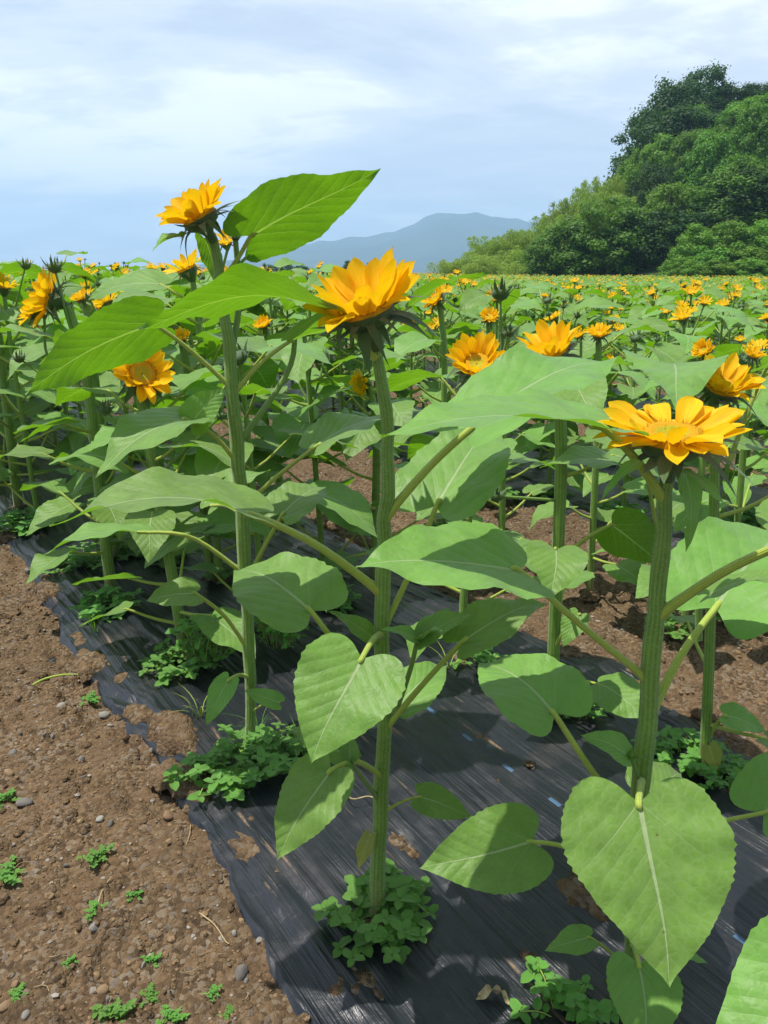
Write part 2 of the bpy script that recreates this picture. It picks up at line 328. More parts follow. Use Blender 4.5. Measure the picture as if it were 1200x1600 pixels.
def film_material():
    m, nt = new_mat('black_mulch_film'); ge = N(nt, 'ShaderNodeNewGeometry'); p = ge.outputs['Position']
    ang = math.atan2(RD[1], RD[0])
    al = mapping(nt, p, (1,1,1), (0,0,-ang))                       # x now runs along the row
    st1 = noise(nt, mapping(nt, al, (.9, 26, 1)), 1.0, 5, .62, .25)
    st2 = noise(nt, mapping(nt, al, (1.8, 90, 1)), 1.0, 4, .6, .4)
    patch = noise(nt, mapping(nt, al, (1.6, 2.6, 1)), 1.0, 3, .55)
    crn = noise(nt, p, 26, 5, .65, 1.2)
    pm = ramp(nt, patch, [(.40, (.12,)*3), (.60, (1,)*3)])
    h = math_(nt, 'ADD', math_(nt, 'MULTIPLY', math_(nt, 'MULTIPLY', st1, pm), 1.0), math_(nt, 'ADD', math_(nt, 'MULTIPLY', math_(nt, 'MULTIPLY', st2, pm), .35), math_(nt, 'MULTIPLY', crn, .10)))
    dust = noise(nt, p, 7, 6, .68); dm = ramp(nt, dust, [(.50, (0,)*3), (.78, (.55,)*3)])
    fl = noise(nt, p, 120, 3, .7); fm = ramp(nt, fl, [(.68, (0,)*3), (.75, (.6,)*3)])
    col = mixc(nt, dm, (.011, .013, .018), (.060, .052, .048))
    # sandy streaks caught in the creases
    ss = noise(nt, mapping(nt, al, (1.7, 24, 1), (0,0,0), (4.0, 2.0, 0)), 1.0, 5, .6)
    sm = math_(nt, 'MULTIPLY', ramp(nt, ss, [(.635, (0,)*3), (.675, (1,)*3)]), ramp(nt, noise(nt, p, 60, 3, .7), [(.35, (.15,)*3), (.6, (1,)*3)]))
    col = mixc(nt, math_(nt, 'MULTIPLY', sm, .8), col, (.24, .15, .08))
    col = mixc(nt, math_(nt, 'MULTIPLY', fm, math_(nt, 'MULTIPLY', dm, .8)), col, (.22, .15, .09))
    rough = math_(nt, 'ADD', math_(nt, 'MULTIPLY', dm, .30), math_(nt, 'ADD', .31, math_(nt, 'MULTIPLY', sm, .5)), clamp=True)
    # short blue marks printed at even steps
    sp = N(nt, 'ShaderNodeSeparateXYZ'); nt.links.new(al, sp.inputs[0])
    a_ = math_(nt, 'ABSOLUTE', math_(nt, 'SUBTRACT', math_(nt, 'FRACT', math_(nt, 'DIVIDE', math_(nt, 'SUBTRACT', math_(nt, 'MULTIPLY', sp.outputs[1], -1), 1.265), 2.65)), 0.5))
    b_ = math_(nt, 'ABSOLUTE', math_(nt, 'SUBTRACT', math_(nt, 'FRACT', math_(nt, 'DIVIDE', sp.outputs[0], 0.168)), 0.5))
    mk = math_(nt, 'MULTIPLY', math_(nt, 'LESS_THAN', math_(nt, 'ABSOLUTE', math_(nt, 'SUBTRACT', a_, 0.5)), 0.0022), math_(nt, 'LESS_THAN', b_, 0.11))
    col = mixc(nt, math_(nt, 'MULTIPLY', mk, .65), col, (.08, .17, .30))
    out(nt, principled(nt, col, rough, 0.55, bump(nt, h, 0.90, 0.018))); return m
M_FILM = film_material()
M_STONE = simple('grey_stone', (.20, .18, .155), (.36, .33, .29), 30, .8, .3, .6, .01, randv=.7)
M_STONEB = simple('tan_stone', (.25, .16, .09), (.38, .26, .15), 30, .85, .2, .6, .01, randv=.5)
M_STRAW = simple('dry_plant', (.30, .22, .12), (.46, .36, .20), 60, .8, .2, .4, .004)
M_BARK = simple('bark', (.05, .036, .026), (.13, .10, .075), 3, .9, .1, .6, .05)
def crown_material(name, c1, c2, tr, sc=0.7):
    m, nt = new_mat(name); tc = N(nt, 'ShaderNodeTexCoord'); oi = N(nt, 'ShaderNodeObjectInfo'); ge = N(nt, 'ShaderNodeNewGeometry')
    n1 = noise(nt, tc.outputs['Object'], sc, 3, .6); n2 = noise(nt, tc.outputs['Object'], 5, 2, .6)
    f = math_(nt, 'ADD', math_(nt, 'MULTIPLY', n1, .8), math_(nt, 'SUBTRACT', math_(nt, 'MULTIPLY', n2, .6), .2), clamp=True)
    col = mixc(nt, f, c1, c2); hs = N(nt, 'ShaderNodeHueSaturation'); nt.links.new(col, hs.inputs['Color'])
    nt.links.new(math_(nt, 'ADD', math_(nt, 'MULTIPLY', oi.outputs['Random'], .5), .75), hs.inputs['Value'])
    nt.links.new(math_(nt, 'ADD', math_(nt, 'MULTIPLY', oi.outputs['Random'], .03), .485), hs.inputs['Hue'])
    out(nt, addtrans(nt, principled(nt, hs.outputs[0], .6, .25), tr, .28)); return m
M_CR = {'dark': crown_material('dark_foliage', (.020, .052, .014), (.055, .125, .026), (.07, .17, .015)),
        'mid': crown_material('broadleaf_foliage', (.026, .075, .012), (.17, .33, .04), (.18, .42, .02)),
        'light': crown_material('light_foliage', (.05, .13, .016), (.20, .38, .04), (.24, .5, .03)),
        'bamboo': crown_material('bamboo_foliage', (.17, .25, .035), (.37, .50, .08), (.40, .58, .06), 1.5)}

# ---------------------------------------------------------------- ground
def bed_profile(n):
    "height of the film bed across its width, 0..1; beds repeat every 2.65 m"
    q = (n - 0.50) % 2.65; w = 1.45
    return np.clip(np.minimum(q, w - q)/0.10, -1.6, 1.0)
def soil_h(x, y):
    n = RN[0]*x + RN[1]*y
    h = 0.055*(fbm(x*1.7, y*1.7, 3) - .5) + 0.045*(fbm(x*9, y*9, 4, .6) - .5) + 0.016*(fbm(x*38, y*38, 3, .6) - .5)
    big = fbm(x*22+9, y*22+3, 2, .5); h = h + 0.034*np.clip(big - .58, 0, 1)/.4
    far = np.clip((np.hypot(x, y) - 8)/10, 0, 1)
    return h*(1-far) - 0.012 - .02*far
def far_drop(n):
    return 0.0
def axis(parts):
    a = [np.arange(lo, hi, st) for lo, hi, st in parts]; return np.concatenate(a)
na = np.concatenate([[-4000,-2000,-1000,-300,-100,-30,-10,-4,-2], axis([(-1.2,-.5,.05),(-.5,.75,.0075),(.75,1.8,.10),(1.8,3.35,.016),(3.35,4.4,.1),(4.4,6.0,.03),(6,12,.08)]), [12,14,20,40,100,300,1000,2000,4000]])
sa = np.concatenate([[-500,-300,-100,-20,-5,-2], axis([(-1,.5,.03),(.5,3.2,.0085),(3.2,6.5,.02),(6.5,14,.08)]), [14,17,22,30,50,100,300,1000,2500,4300]])
nn, ss = np.meshgrid(na, sa, indexing='ij')
gx = nn*RN[0] + ss*RD[0]; gy = nn*RN[1] + ss*RD[1]
g = Geo(); g.add(np.stack([gx, gy, soil_h(gx, gy)], -1).reshape(-1, 3), grid_faces(len(na), len(sa))[:, ::-1])
tag(obj('ground', g.mesh('ground', M_SOIL)), 'bare brown gravelly soil', None, kind='structure')
del gx, gy, nn, ss
# ---------------------------------------------------------------- mulch film, one sheet per bed
def film_h(n, s, fine):
    b = bed_profile(n); q = (n - .5) % 2.65; edge = np.clip(1 - np.minimum(q, 1.45-q)/.30, 0, 1)
    z = 0.006 + 0.026*np.minimum(b, 1)
    if fine:
        wr = fbm(s*1.2, (n + .05*np.sin(s*1.9+1))*24, 4, .55); wr = 1 - np.abs(2*wr - 1)*2.2
        msk = np.clip((fbm(s*1.1+4, n*1.9+8, 2) - .42)*5, 0, 1)
        z = z + 0.0085*wr*(.25 + msk)
        ga = (1 - np.abs(2*fbm(s*1.1 + 3, (n + .13*s + .06*np.sin(s*2.3))*21, 3, .55) - 1)*2.4)*.55                     # gathers running in from the edge
        z = z + 0.020*edge*ga*np.clip(fbm(s*1.9+11, n*.8, 2)*3 - .9, 0, 1) + 0.02*(fbm(s*1.5, n*2.2, 2) - .5)*.6
        z = z - 0.03*edge**3*np.clip(fbm(s*2.6+3, n*.5, 2)*2.4 - .9, -.2, 1)
    return z
FILM_LAB = ['glossy black mulch film under the nearest sunflower row beside the soil path', 'black mulch film under the second bed of sunflowers, behind the first strip of bare soil',
            'black mulch film under the third bed of sunflowers, well behind the second bed']
def film(k):
    n0 = .5 + 2.65*k; near = k == 0
    nb = np.arange(n0-.10, n0+1.551, .0065 if near else (.02 if k < 3 else .08))
    if near: sb = axis([(-.6,.4,.03),(.4,3.4,.008),(3.4,7,.03),(7,16,.1),(16,90.1,1)])
    else: sb = axis([(-4-k*2,10,.04 if k < 3 else .2),(10,24,.2),(24,120.1,1)])
    a, b = np.meshgrid(nb, sb, indexing='ij')
    an = a + (0.05*(fbm(b*2.1 + 7*k, b*0 + k, 3) - .5)*2 + .016*(fbm(b*13 + 3*k, b*0 + k, 2) - .5)*2)*np.clip(np.abs(a-n0-.725)/.725, 0, 1)**3
    x = an*RN[0] + b*RD[0]; y = an*RN[1] + b*RD[1]
    z = film_h(a, b, k < 3)
    g = Geo(); g.add(np.stack([x, y, z], -1).reshape(-1, 3), grid_faces(len(nb), len(sb))[:, ::-1])
    return tag(obj('mulch_film', g.mesh('mulch_film', M_FILM)), FILM_LAB[k] if k < 3 else 'black mulch film strip far back in the sunflower field', 'mulch film',
               None if k < 3 else 'far strips of black mulch film')
for k in range(0, 22): film(k)
# ---------------------------------------------------------------- leaf, petal and head shapes (local: y along, z up)
HALF = np.array([(0,0),(.10,-.028),(.30,-.10),(.52,-.125),(.73,-.085),(.89,.02),(.98,.14),(1,.26),(.965,.38),(.86,.50),(.70,.62),(.52,.73),(.345,.83),(.185,.915),(.07,.97),(0,1.02)])
def blade(L, Wd, nu=26, nv=11, lobe=.16, fold=.18, arch=.10, wave=.035, serr=.013, twist=0.0, seed=0, fat=.42, sag=0.0):
    "heart-shaped leaf blade: outline spline, rows from midrib to edge"
    r = np.random.default_rng(seed); hf = HALF.copy(); hf[:, 1] = np.where(hf[:, 1] < 0, hf[:, 1]*lobe/.16, hf[:, 1])
    hf[:, 1] = np.where(hf[:, 1] > 0, hf[:, 1]**(1 + (fat-.42)*-.6), hf[:, 1])
    ed = spline(hf, 200); al = np.concatenate([[0], np.cumsum(np.linalg.norm(np.diff(ed*(Wd/2, L), axis=0), axis=1))]); tt = np.linspace(0, al[-1], nu)
    ex = np.interp(tt, al, ed[:, 0]).clip(0); ey = np.interp(tt, al, ed[:, 1]); t = np.linspace(0, 1, nu); my = t**1.25; my[-1] = ey[-1]
    sN = np.linspace(-1, 1, nv); T, Sx = np.meshgrid(my, sN, indexing='ij'); A_ = np.abs(Sx)
    teeth = serr*((np.arange(nu) % 2) - .5)[:, None]*2*A_**6*(nu > 24)*np.sin(math.pi*t)[:, None]**.5
    x = Sx*ex[:, None]*Wd/2*(1 + teeth + r.normal(0, .008, nu)[:, None]*A_**3); yn = T + (ey[:, None]-T)*A_; yl = yn*L
    ph = r.uniform(0, 6.28, 3)
    Tc = np.clip(yn, 0, 1); z = fold*np.abs(x)*(1-.3*Tc) - sag*(np.abs(x)**2)/(Wd/2) + arch*L*4*yn*(1-Tc)
    z = z + wave*L*A_**2*np.sin(yn*9+ph[0]+np.sign(Sx)*1.3)*np.sqrt(np.clip(Tc*(1-Tc)*4, .05, 1)) + .012*L*np.sin(yn*23+ph[1])*A_
    u = .5 + x/Wd*.98
    x = x + .03*L*np.sin(yn*4+ph[2])*yn
    if twist:
        a = twist*yn; x, z = x*np.cos(a)-z*np.sin(a), x*np.sin(a)+z*np.cos(a)
    return np.stack([x, yl, z], -1).reshape(-1, 3), grid_faces(nu, nv), np.stack([u, yn], -1).reshape(-1, 2)
def petal_geo(L, Wd, curl=.2, seed=0, nu=9, nv=5):
    t = np.linspace(0, 1, nu); s_ = np.linspace(-1, 1, nv); T, Sx = np.meshgrid(t, s_, indexing='ij')
    w = (.45 + .55*np.sin(np.clip(T*1.3, 0, 1)*math.pi/2))*np.clip(1-((T-.45)/.55).clip(0)**3.0, 0.03, 1)
    r = np.random.default_rng(seed); a = r.uniform(-.4, .4)
    x = Sx*w*Wd/2 + a*.12*L*T**2; z = .22*Wd*np.abs(Sx)**1.5*w + curl*L*T**2 + .03*L*np.sin(T*6+a*9)*Sx
    z = z + .02*L*np.cos(Sx*7)*(1-T)
    g = Geo(); g.add(np.stack([x, T*L, z], -1).reshape(-1, 3), grid_faces(nu, nv), 0, np.stack([.5+Sx*.5, T], -1).reshape(-1, 2)); return g
PETALS = [petal_geo(1, w, c, i).mesh('petal', M_PETAL) for i, (w, c) in enumerate([(.56, .18), (.48, .05), (.60, -.05), (.52, .30), (.46, -.16)])]
def bract_geo(seed, L=1., Wd=.26, curl=-.3):
    t = np.linspace(0, 1, 9); s_ = np.linspace(-1, 1, 3); T, Sx = np.meshgrid(t, s_, indexing='ij')
    w = (1-T)**.8*(.55+.9*T*(1-T)*2); r = np.random.default_rng(seed); a = r.uniform(-.5, .5)
    g = Geo(); g.add(np.stack([Sx*w*Wd/2 + a*.25*L*T**2, T*L*(1-.1*T), curl*L*T**2.2 + .15*np.abs(Sx)*w*Wd], -1).reshape(-1, 3), grid_faces(9, 3)); return g
BRACTS = [bract_geo(i, 1, w, c).mesh('bract', M_DARKG) for i, (w, c) in enumerate([(.34, -.15), (.28, -.55), (.24, .1), (.20, -.9)])]
def cup_geo(Rr, sm=12):
    th = np.linspace(0, 2*math.pi, 17)[:-1]; prof = [(.10, -.62), (.115, -.42), (.20, -.29), (.37, -.20), (.42, -.03), (.36, .02)]
    v = np.array([[Rr*r_*math.cos(a), Rr*r_*math.sin(a), Rr*z_] for r_, z_ in prof for a in th])
    f = [(i*16+j, i*16+(j+1) % 16, (i+1)*16+(j+1) % 16, (i+1)*16+j) for i in range(len(prof)-1) for j in range(16)]
    g = Geo(); g.add(v, f); return g
def disc_geo(Rr, brown=False, seed=0, fine=True):
    r = np.random.default_rng(seed); g = Geo(); nr, na_ = (9, 28) if fine else (4, 10)
    rr = np.linspace(.02, .40, nr); th = np.linspace(0, 2*math.pi, na_, endpoint=False)
    v = np.array([[Rr*q*math.cos(a), Rr*q*math.sin(a), Rr*(.07 - .10*math.cos(min(q/.40, 1)*math.pi*1.35)*.4 - (.10 if q > .39 else 0) + r.uniform(-.006, .006))] for q in rr for a in th])
    f = []; m = []
    for i in range(nr-1):
        for j in range(na_): f.append((i*na_+j, (i+1)*na_+j, (i+1)*na_+(j+1) % na_, i*na_+(j+1) % na_)); m.append(1 if rr[i] < .2 else 0)
    g.add(v, f, m)
    if fine:                                                        # the ring of upright florets
        for q in range(190):
            a = r.uniform(0, 2*math.pi); q_ = math.sqrt(r.uniform(.15**2, .39**2)); h = .035 + .06*max(0, (q_-.2)/.2)*r.uniform(.6, 1.2); w = .012
            c = np.array((math.cos(a)*q_, math.sin(a)*q_, .07)); lean = np.array((math.cos(a), math.sin(a), 0))*.02*r.uniform(-1, 2)
            tv = [c + w*np.array((math.cos(b), math.sin(b), 0)) for b in (0, 2.1, 4.2)] + [c + lean + (0, 0, h)]
            g.add(np.array(tv)*Rr, [(0, 1, 3), (1, 2, 3), (2, 0, 3)], 0 if q_ > .2 else 1)
    return g.mesh('disc', [M_DISCB if brown else M_DISC, M_DISCB if brown else M_DISCG])
DISC = disc_geo(1.0); DISCB = disc_geo(1.0, True); CUP = cup_geo(1.0).mesh('flower_head', M_DARKG)
def scaleM(k): return Matrix.Scale(k, 4)
def build_head(parent, center, facing, Rr, cup=40, npet=17, brown=False, seed=0, bl=1.0, spread=14):
    "part flower_head > disc, petals, bracts"
    r = random.Random(seed); f = nrm(facing); rot = frame(np.cross(f, (0.13, 1, .2)), f)
    h = obj('flower_head', CUP, parent, M=M4(rot*Rr, center))
    obj('disc', DISCB if brown else DISC, h)
    for i in range(npet):
        a = 2*math.pi*i/npet + r.uniform(-.12, .12); el = R(cup + (spread if i % 2 else -spread*.6) + r.uniform(-9, 9)); L = .64*r.uniform(.85, 1.12)
        m = Matrix.Rotation(a, 4, 'Z') @ Matrix.Translation((0, .34, .03 + (.02 if i % 2 else -.01))) @ Matrix.Rotation(el, 4, 'X') @ Matrix.Rotation(r.uniform(-.35, .35), 4, 'Y') @ Matrix.Diagonal((L*.90, L, L, 1))
        obj('petal', r.choice(PETALS), h, M=m)
    nb = 22
    for i in range(nb):
        a = 2*math.pi*i/nb + r.uniform(-.15, .15); el = R(r.uniform(-35, 35)); L = r.uniform(.42, .78)*bl
        m = Matrix.Rotation(a, 4, 'Z') @ Matrix.Translation((0, .33 - .06*(i % 2), -.10 - .06*(i % 2))) @ Matrix.Rotation(el, 4, 'X') @ Matrix.Diagonal((L*1.5, L, L, 1))
        obj('bract', r.choice(BRACTS), h, M=m)
    return h
def head_mesh(Rr, seed, cup=35, npet=15, brown=False, bracts=8):
    "flower head whose petals are one child mesh, for plants further off"
    r = random.Random(seed); g = Geo(); th = np.linspace(0, 2*math.pi, 9)[:-1]
    for (a0, z0), (a1, z1) in (((.10, -.55), (.38, -.15)), ((.38, -.15), (.40, .0))):
        v = [[a_*math.cos(t), a_*math.sin(t), z_] for a_, z_ in ((a0, z0), (a1, z1)) for t in th]
        g.add(np.array(v)*Rr, [(j, (j+1) % 8, 8+(j+1) % 8, 8+j) for j in range(8)], 0)
    for i in range(bracts):
        a = 2*math.pi*i/bracts; b = bract_geo(seed+i, .6*Rr, .18*Rr, r.uniform(-.6, .1))
        m = (Matrix.Rotation(a, 3, 'Z') @ Matrix.Rotation(R(r.uniform(-35, 25)), 3, 'X')); off = Matrix.Rotation(a, 3, 'Z') @ Vector((0, .33*Rr, -.1*Rr))
        g.merge(b, np.array(m), off)
    hm = g.mesh('flower_head', M_DARKG); g = Geo()
    for i in range(npet):
        a = 2*math.pi*i/npet + r.uniform(-.1, .1); el = R(cup + (12 if i % 2 else -9) + r.uniform(-10, 10)); L = .66*r.uniform(.85, 1.1)*Rr
        b = petal_geo(L, .44*L, r.uniform(-.1, .25), seed+i, 5, 3)
        m = Matrix.Rotation(a, 3, 'Z') @ Matrix.Rotation(el, 3, 'X') @ Matrix.Rotation(r.uniform(-.4, .4), 3, 'Y'); off = Matrix.Rotation(a, 3, 'Z') @ Vector((0, .33*Rr, .02*Rr))
        g.merge(b, np.array(m), off)
    return hm, g.mesh('petals', M_PETAL)
def bud_geo(Rr, seed=0, open_=.5):
    g = Geo(); r = np.random.default_rng(seed); th = np.linspace(0, 2*math.pi, 11)[:-1]
    prof = [(.2, -.7), (.6, -.5), (.85, -.1), (.75, .3), (.4, .5), (.05, .55)]
    v = [[a_*math.cos(t)*Rr, a_*math.sin(t)*Rr, z_*Rr] for a_, z_ in prof for t in th]
    g.add(v, [(i*10+j, i*10+(j+1) % 10, (i+1)*10+(j+1) % 10, (i+1)*10+j) for i in range(5) for j in range(10)], 0)
    for i in range(18):
        a = i*2.4; b = bract_geo(i+seed, Rr*r.uniform(1.2, 2.1), Rr*.5, r.uniform(-.2, .5)); el = R(r.uniform(25, 85) if i > 6 else r.uniform(-10, 40))
        m = Matrix.Rotation(a, 3, 'Z') @ Matrix.Rotation(el, 3, 'X'); off = Matrix.Rotation(a, 3, 'Z') @ Vector((0, .6*Rr, -.2*Rr))
        g.merge(b, np.array(m), off)
    return g
BUD = bud_geo(1.0, 3).mesh('bud', M_BUD); BUDD = bud_geo(1.0, 5).mesh('bud', M_DARKG)
# ---------------------------------------------------------------- hand-placed sunflowers
STEMC = {}
def make_stem(parent, pts, wpx, hairs=900, seed=0, n=26):
    "pts: (px, py, Y) up the stem; wpx: widths in photo pixels"
    W3 = np.array([P(*p) for p in pts]); W3[0, 2] = min(W3[0, 2], 0.01)
    c = spline(W3, n); wr = np.interp(np.linspace(0, 1, n), np.linspace(0, 1, len(wpx)), wpx)
    rad = np.array([w/2*zc(q)/FPX for w, q in zip(wr, c)])
    # low swellings where leaves leave the stem
    rad = rad*(1 + .05*np.sin(np.arange(n)*1.7)) ; rw = np.random.default_rng(seed+50); c = c + rw.normal(0, .0016, c.shape)*np.array((1, 1, 0))
    g = tube(c, rad, 20, .022); r = np.random.default_rng(seed)
    if hairs:
        i = r.integers(0, n-1, hairs); f = r.random(hairs)[:, None]; ctr = c[i]*(1-f) + c[i+1]*f; rr = rad[i]; a = r.uniform(0, 6.283, hairs)
        d = np.stack([np.cos(a), np.sin(a), r.uniform(-.3, .3, hairs)], -1); base = ctr + d*rr[:, None]*.97; L = r.uniform(.0018, .0042, hairs)[:, None]
        side = np.stack([-np.sin(a), np.cos(a), np.zeros(hairs)], -1)*.00030
        v = np.stack([base-side, base+side, base + d*L + (0, 0, -.001)], 1).reshape(-1, 3)
        g.add(v, np.arange(hairs*3).reshape(-1, 3), 1)
    v0 = np.array(parent.location); g.v = [q - v0 for q in g.v]; STEMC[parent.name] = c
    return obj('stem', g.mesh('stem', [M_STEM, M_HAIR]), parent), c
def add_leaf(parent, base, tip, Wd, up=(0, 0, 1), src=None, via=None, mat=None, prad=.0052, seed=0, label=None, hairs=True, **kw):
    "base and tip are (px, py, Y); the petiole runs from src to the base"
    v0 = np.array(parent.location); B = P(*base); T = P(*tip); y = T - B; L = np.linalg.norm(y)
    kw.setdefault('nu', 40); kw.setdefault('nv', 15)
    v, f, uv = blade(L, Wd, seed=seed, **kw); rot = frame(y, np.array(up, float))
    g = Geo(); g.add(v, f, 0, uv)
    lf = obj('leaf', g.mesh('leaf', mat or M_LEAF), parent, M=M4(rot, B - v0))
    if label: lf['label'] = label
    if src is not None:
        pts = [P(*src)] + [P(*q) for q in (via or [])] + [B]
        if via is None:
            mid = (pts[0] + pts[-1])/2; mid[2] += .06*np.linalg.norm(pts[-1]-pts[0]); pts = [pts[0], mid, pts[-1]]
        pts.append(B + y*.06)
        if parent.name in STEMC:
            q = STEMC[parent.name]; k = np.argmin(np.linalg.norm(q - pts[0], axis=1)); q = np.array([np.interp(pts[0][2] - .006, q[:, 2], q[:, j]) for j in range(3)])
            if np.linalg.norm(q - pts[0]) < .05: pts[0] = q
        c = spline(pts, 14); c = (c - B) @ rot
        c[-1, 2] += .000
        rad = np.interp(np.linspace(0, 1, 14), [0, .08, .3, .85, 1], [prad*1.7, prad*1.15, prad, prad*.8, prad*.3])
        obj('petiole', tube(c, rad, 10, .04).mesh('petiole', M_PET), lf)
    return lf
def add_bud(parent, p, px, seed=0, face=(0, 0, 1), src=None, dark=False, spx=7):
    v0 = np.array(parent.location); c = P(*p); k = px/2*zc(c)/FPX
    b = obj('bud', BUDD if dark else BUD, parent, M=M4(frame(np.cross(nrm(face), (.2, 1, .1)), nrm(face))*k, c - v0))
    if src is not None:
        pts = spline([P(*q) for q in src] + [c - nrm(face)*k*.5], 10) - c; rr = spx/2*zc(c)/FPX
        rot = frame(np.cross(nrm(face), (.2, 1, .1)), nrm(face))
        obj('bud_stalk', tube((pts @ rot)/k, np.linspace(rr*1.3, rr, 10)/k, 8, .04).mesh('bud_stalk', M_STEM), b)
    return b
PLANTED = []
def sunflower(px, py, label, group='sunflowers in the nearest row', base=None):
    b = G(px, py, 0.0) if base is None else np.array(base); PLANTED.append(b[:2]); return empty('sunflower_plant', b, label, 'sunflower', group), b[1]
def head_at(parent, p, Rpx, facing, **kw):
    c = P(*p); return build_head(parent, c - np.array(parent.location), facing, Rpx*zc(c)/FPX, **kw)

NEAR = 'sunflowers in the nearest bed'
# --- A: tall plant in the middle
A, ya = sunflower(588, 1450, 'tall sunflower in the middle foreground with one open yellow head and weeds round its foot', NEAR)
make_stem(A, [(586,1455,ya),(594,1300,ya),(599,1130,ya),(597,950,ya),(603,800,ya),(606,680,ya),(592,560,ya),(584,508,ya-.01)], [25,23,23,24,22,20,18,18], 5200, 1)
head_at(A, (572,484,ya-.02), 108, (-.28,-.24,.93), cup=31, npet=30, seed=4, bl=1.0, spread=17)
add_leaf(A, (744,664,ya+.01), (990,574,ya+.28), .20, (0,-.12,1), src=(609,806,ya), seed=1, arch=.10, prad=.0068)
add_leaf(A, (499,480,ya-.02), (222,514,ya-.10), .155, (0,.03,1), src=(588,552,ya), seed=2, twist=-.85, arch=.12, prad=.0065)
add_leaf(A, (636,482,ya+.05), (764,430,ya+.05), .05, (.1,.3,1), src=(600,530,ya), seed=3, lobe=.02, prad=.003)
add_leaf(A, (398,806,ya-.05), (84,823,ya-.13), .20, (0,-.02,1), src=(588,922,ya), seed=4, arch=.13, prad=.0068, fold=.25)
add_leaf(A, (682,790,ya+.05), (780,666,ya+.30), .20, (-.15,-.30,1), src=(612,985,ya), via=[(645,885,ya+.02)], seed=5, arch=.07)
add_leaf(A, (486,955,ya-.06), (368,893,ya+.10), .19, (0,-.25,1), src=(594,1090,ya), via=[(530,1012,ya-.05)], seed=6, fat=.38)
add_leaf(A, (566,1028,ya-.14), (488,1190,ya-.26), .175, (.05,-.55,.85), src=(600,985,ya), seed=7, arch=.06, fat=.38)
add_leaf(A, (518,1203,ya-.13), (432,1340,ya-.2), .115, (-.1,-.6,.8), src=(592,1208,ya), via=[(556,1190,ya-.07)], seed=8, arch=.05)
add_leaf(A, (655,1245,ya-.04), (736,1274,ya-.05), .062, (0,-.7,.8), src=(604,1268,ya), seed=9, prad=.0028)
add_leaf(A, (578,1306,ya-.03), (560,1358,ya-.05), .032, (-.5,-.8,.2), src=(594,1300,ya), seed=10, mat=M_LEAFY, prad=.002, label='withered yellow lower leaf')
add_leaf(A, (722,1003,ya-.03), (852,944,ya+.06), .095, (0,-.45,1), src=(612,1135,ya), via=[(662,1068,ya-.03)], seed=11)
add_leaf(A, (622,1102,ya+.05), (700,1042,ya+.18), .11, (0,-.2,1), src=(602,1125,ya), seed=12, prad=.003)
add_leaf(A, (590,1003,ya-.01), (512,956,ya+.02), .04, (0,-.4,1), src=(598,1012,ya), seed=13, prad=.002)
add_bud(A, (652,1000,ya-.04), 11, face=(.1,-.4,1), src=[(612,1130,ya),(640,1050,ya-.03)])
for i, (t, w) in enumerate([((596,984,ya-.05),.035),((738,962,ya-.02),.055),((700,950,ya+.02),.04),((690,985,ya-.1),.035)]):
    add_leaf(A, (654+i*2,1000,ya-.04), t, w, (0,-.3,1), seed=20+i, nu=22, nv=9)
add_bud(A, (548,1190,ya-.09), 10, face=(-.2,-.3,1), src=[(592,1250,ya),(565,1215,ya-.05)])
for i, (t, w) in enumerate([((452,1138,ya-.04),.06),((548,1148,ya-.06),.035),((500,1165,ya-.02),.04)]):
    add_leaf(A, (546,1186,ya-.09), t, w, (0,-.4,1), seed=30+i, nu=22, nv=9)
# --- B: tallest plant, left of the middle
B, yb = sunflower(390, 1185, 'tallest sunflower, left of the middle one, its open yellow head standing against the sky', NEAR)
make_stem(B, [(390,1190,yb),(391,1080,yb),(384,900,yb),(374,740,yb),(362,600,yb),(348,470,yb),(335,385,yb),(322,356,yb-.02)], [14,17,20,22,20,17,15,15], 3600, 2)
head_at(B, (311,338,yb-.04), 70, (-.42,-.25,.87), cup=30, npet=26, seed=9)
add_leaf(B, (391,370,yb), (590,264,yb-.10), .165, (-.3,.85,.42), src=(357,440,yb), seed=40, arch=.03, fold=.05, wave=.02)
add_leaf(B, (320,372,yb+.02), (334,446,yb+.06), .06, (.3,1,.1), seed=41, fold=.1)
add_leaf(B, (285,370,yb-.05), (240,392,yb-.1), .045, (-.2,-.2,1), seed=42, lobe=.05, fold=.5)
add_leaf(B, (240,506,yb-.06), (40,608,yb-.2), .165, (-.1,.82,.56), src=(352,602,yb), seed=43, arch=.05, fold=.05)
add_leaf(B, (450,535,yb+.04), (606,528,yb+.16), .20, (0,.40,.9), src=(366,614,yb), seed=44)
add_leaf(B, (292,655,yb-.08), (150,744,yb-.24), .18, (-.05,-.25,1), src=(368,720,yb), via=[(338,684,yb-.03)], seed=45)
add_leaf(B, (298,662,yb-.06), (352,606,yb-.05), .085, (.3,-.7,.5), seed=46)
add_leaf(B, (495,697,yb-.05), (616,655,yb+.05), .18, (0,-.05,1), src=(388,790,yb), via=[(436,742,yb-.02)], seed=47)
add_leaf(B, (440,805,yb-.02), (510,762,yb+.16), .15, (0,-.2,1), src=(386,905,yb), via=[(412,856,yb-.01)], seed=48)
add_leaf(B, (224,832,yb-.06), (66,868,yb-.16), .13, (0,.1,1), src=(380,893,yb), via=[(300,840,yb-.04)], seed=49)
add_leaf(B, (306,928,yb-.08), (229,940,yb-.12), .10, (0,-.5,1), src=(386,1012,yb), via=[(350,962,yb-.04)], seed=50)
add_leaf(B, (358,1062,yb-.1), (322,1132,yb-.16), .065, (0,-.7,.7), src=(388,1055,yb), seed=51)
add_leaf(B, (436,1098,yb-.08), (382,1080,yb-.06), .05, (0,-.6,.8), src=(393,1110,yb), seed=52, prad=.003)
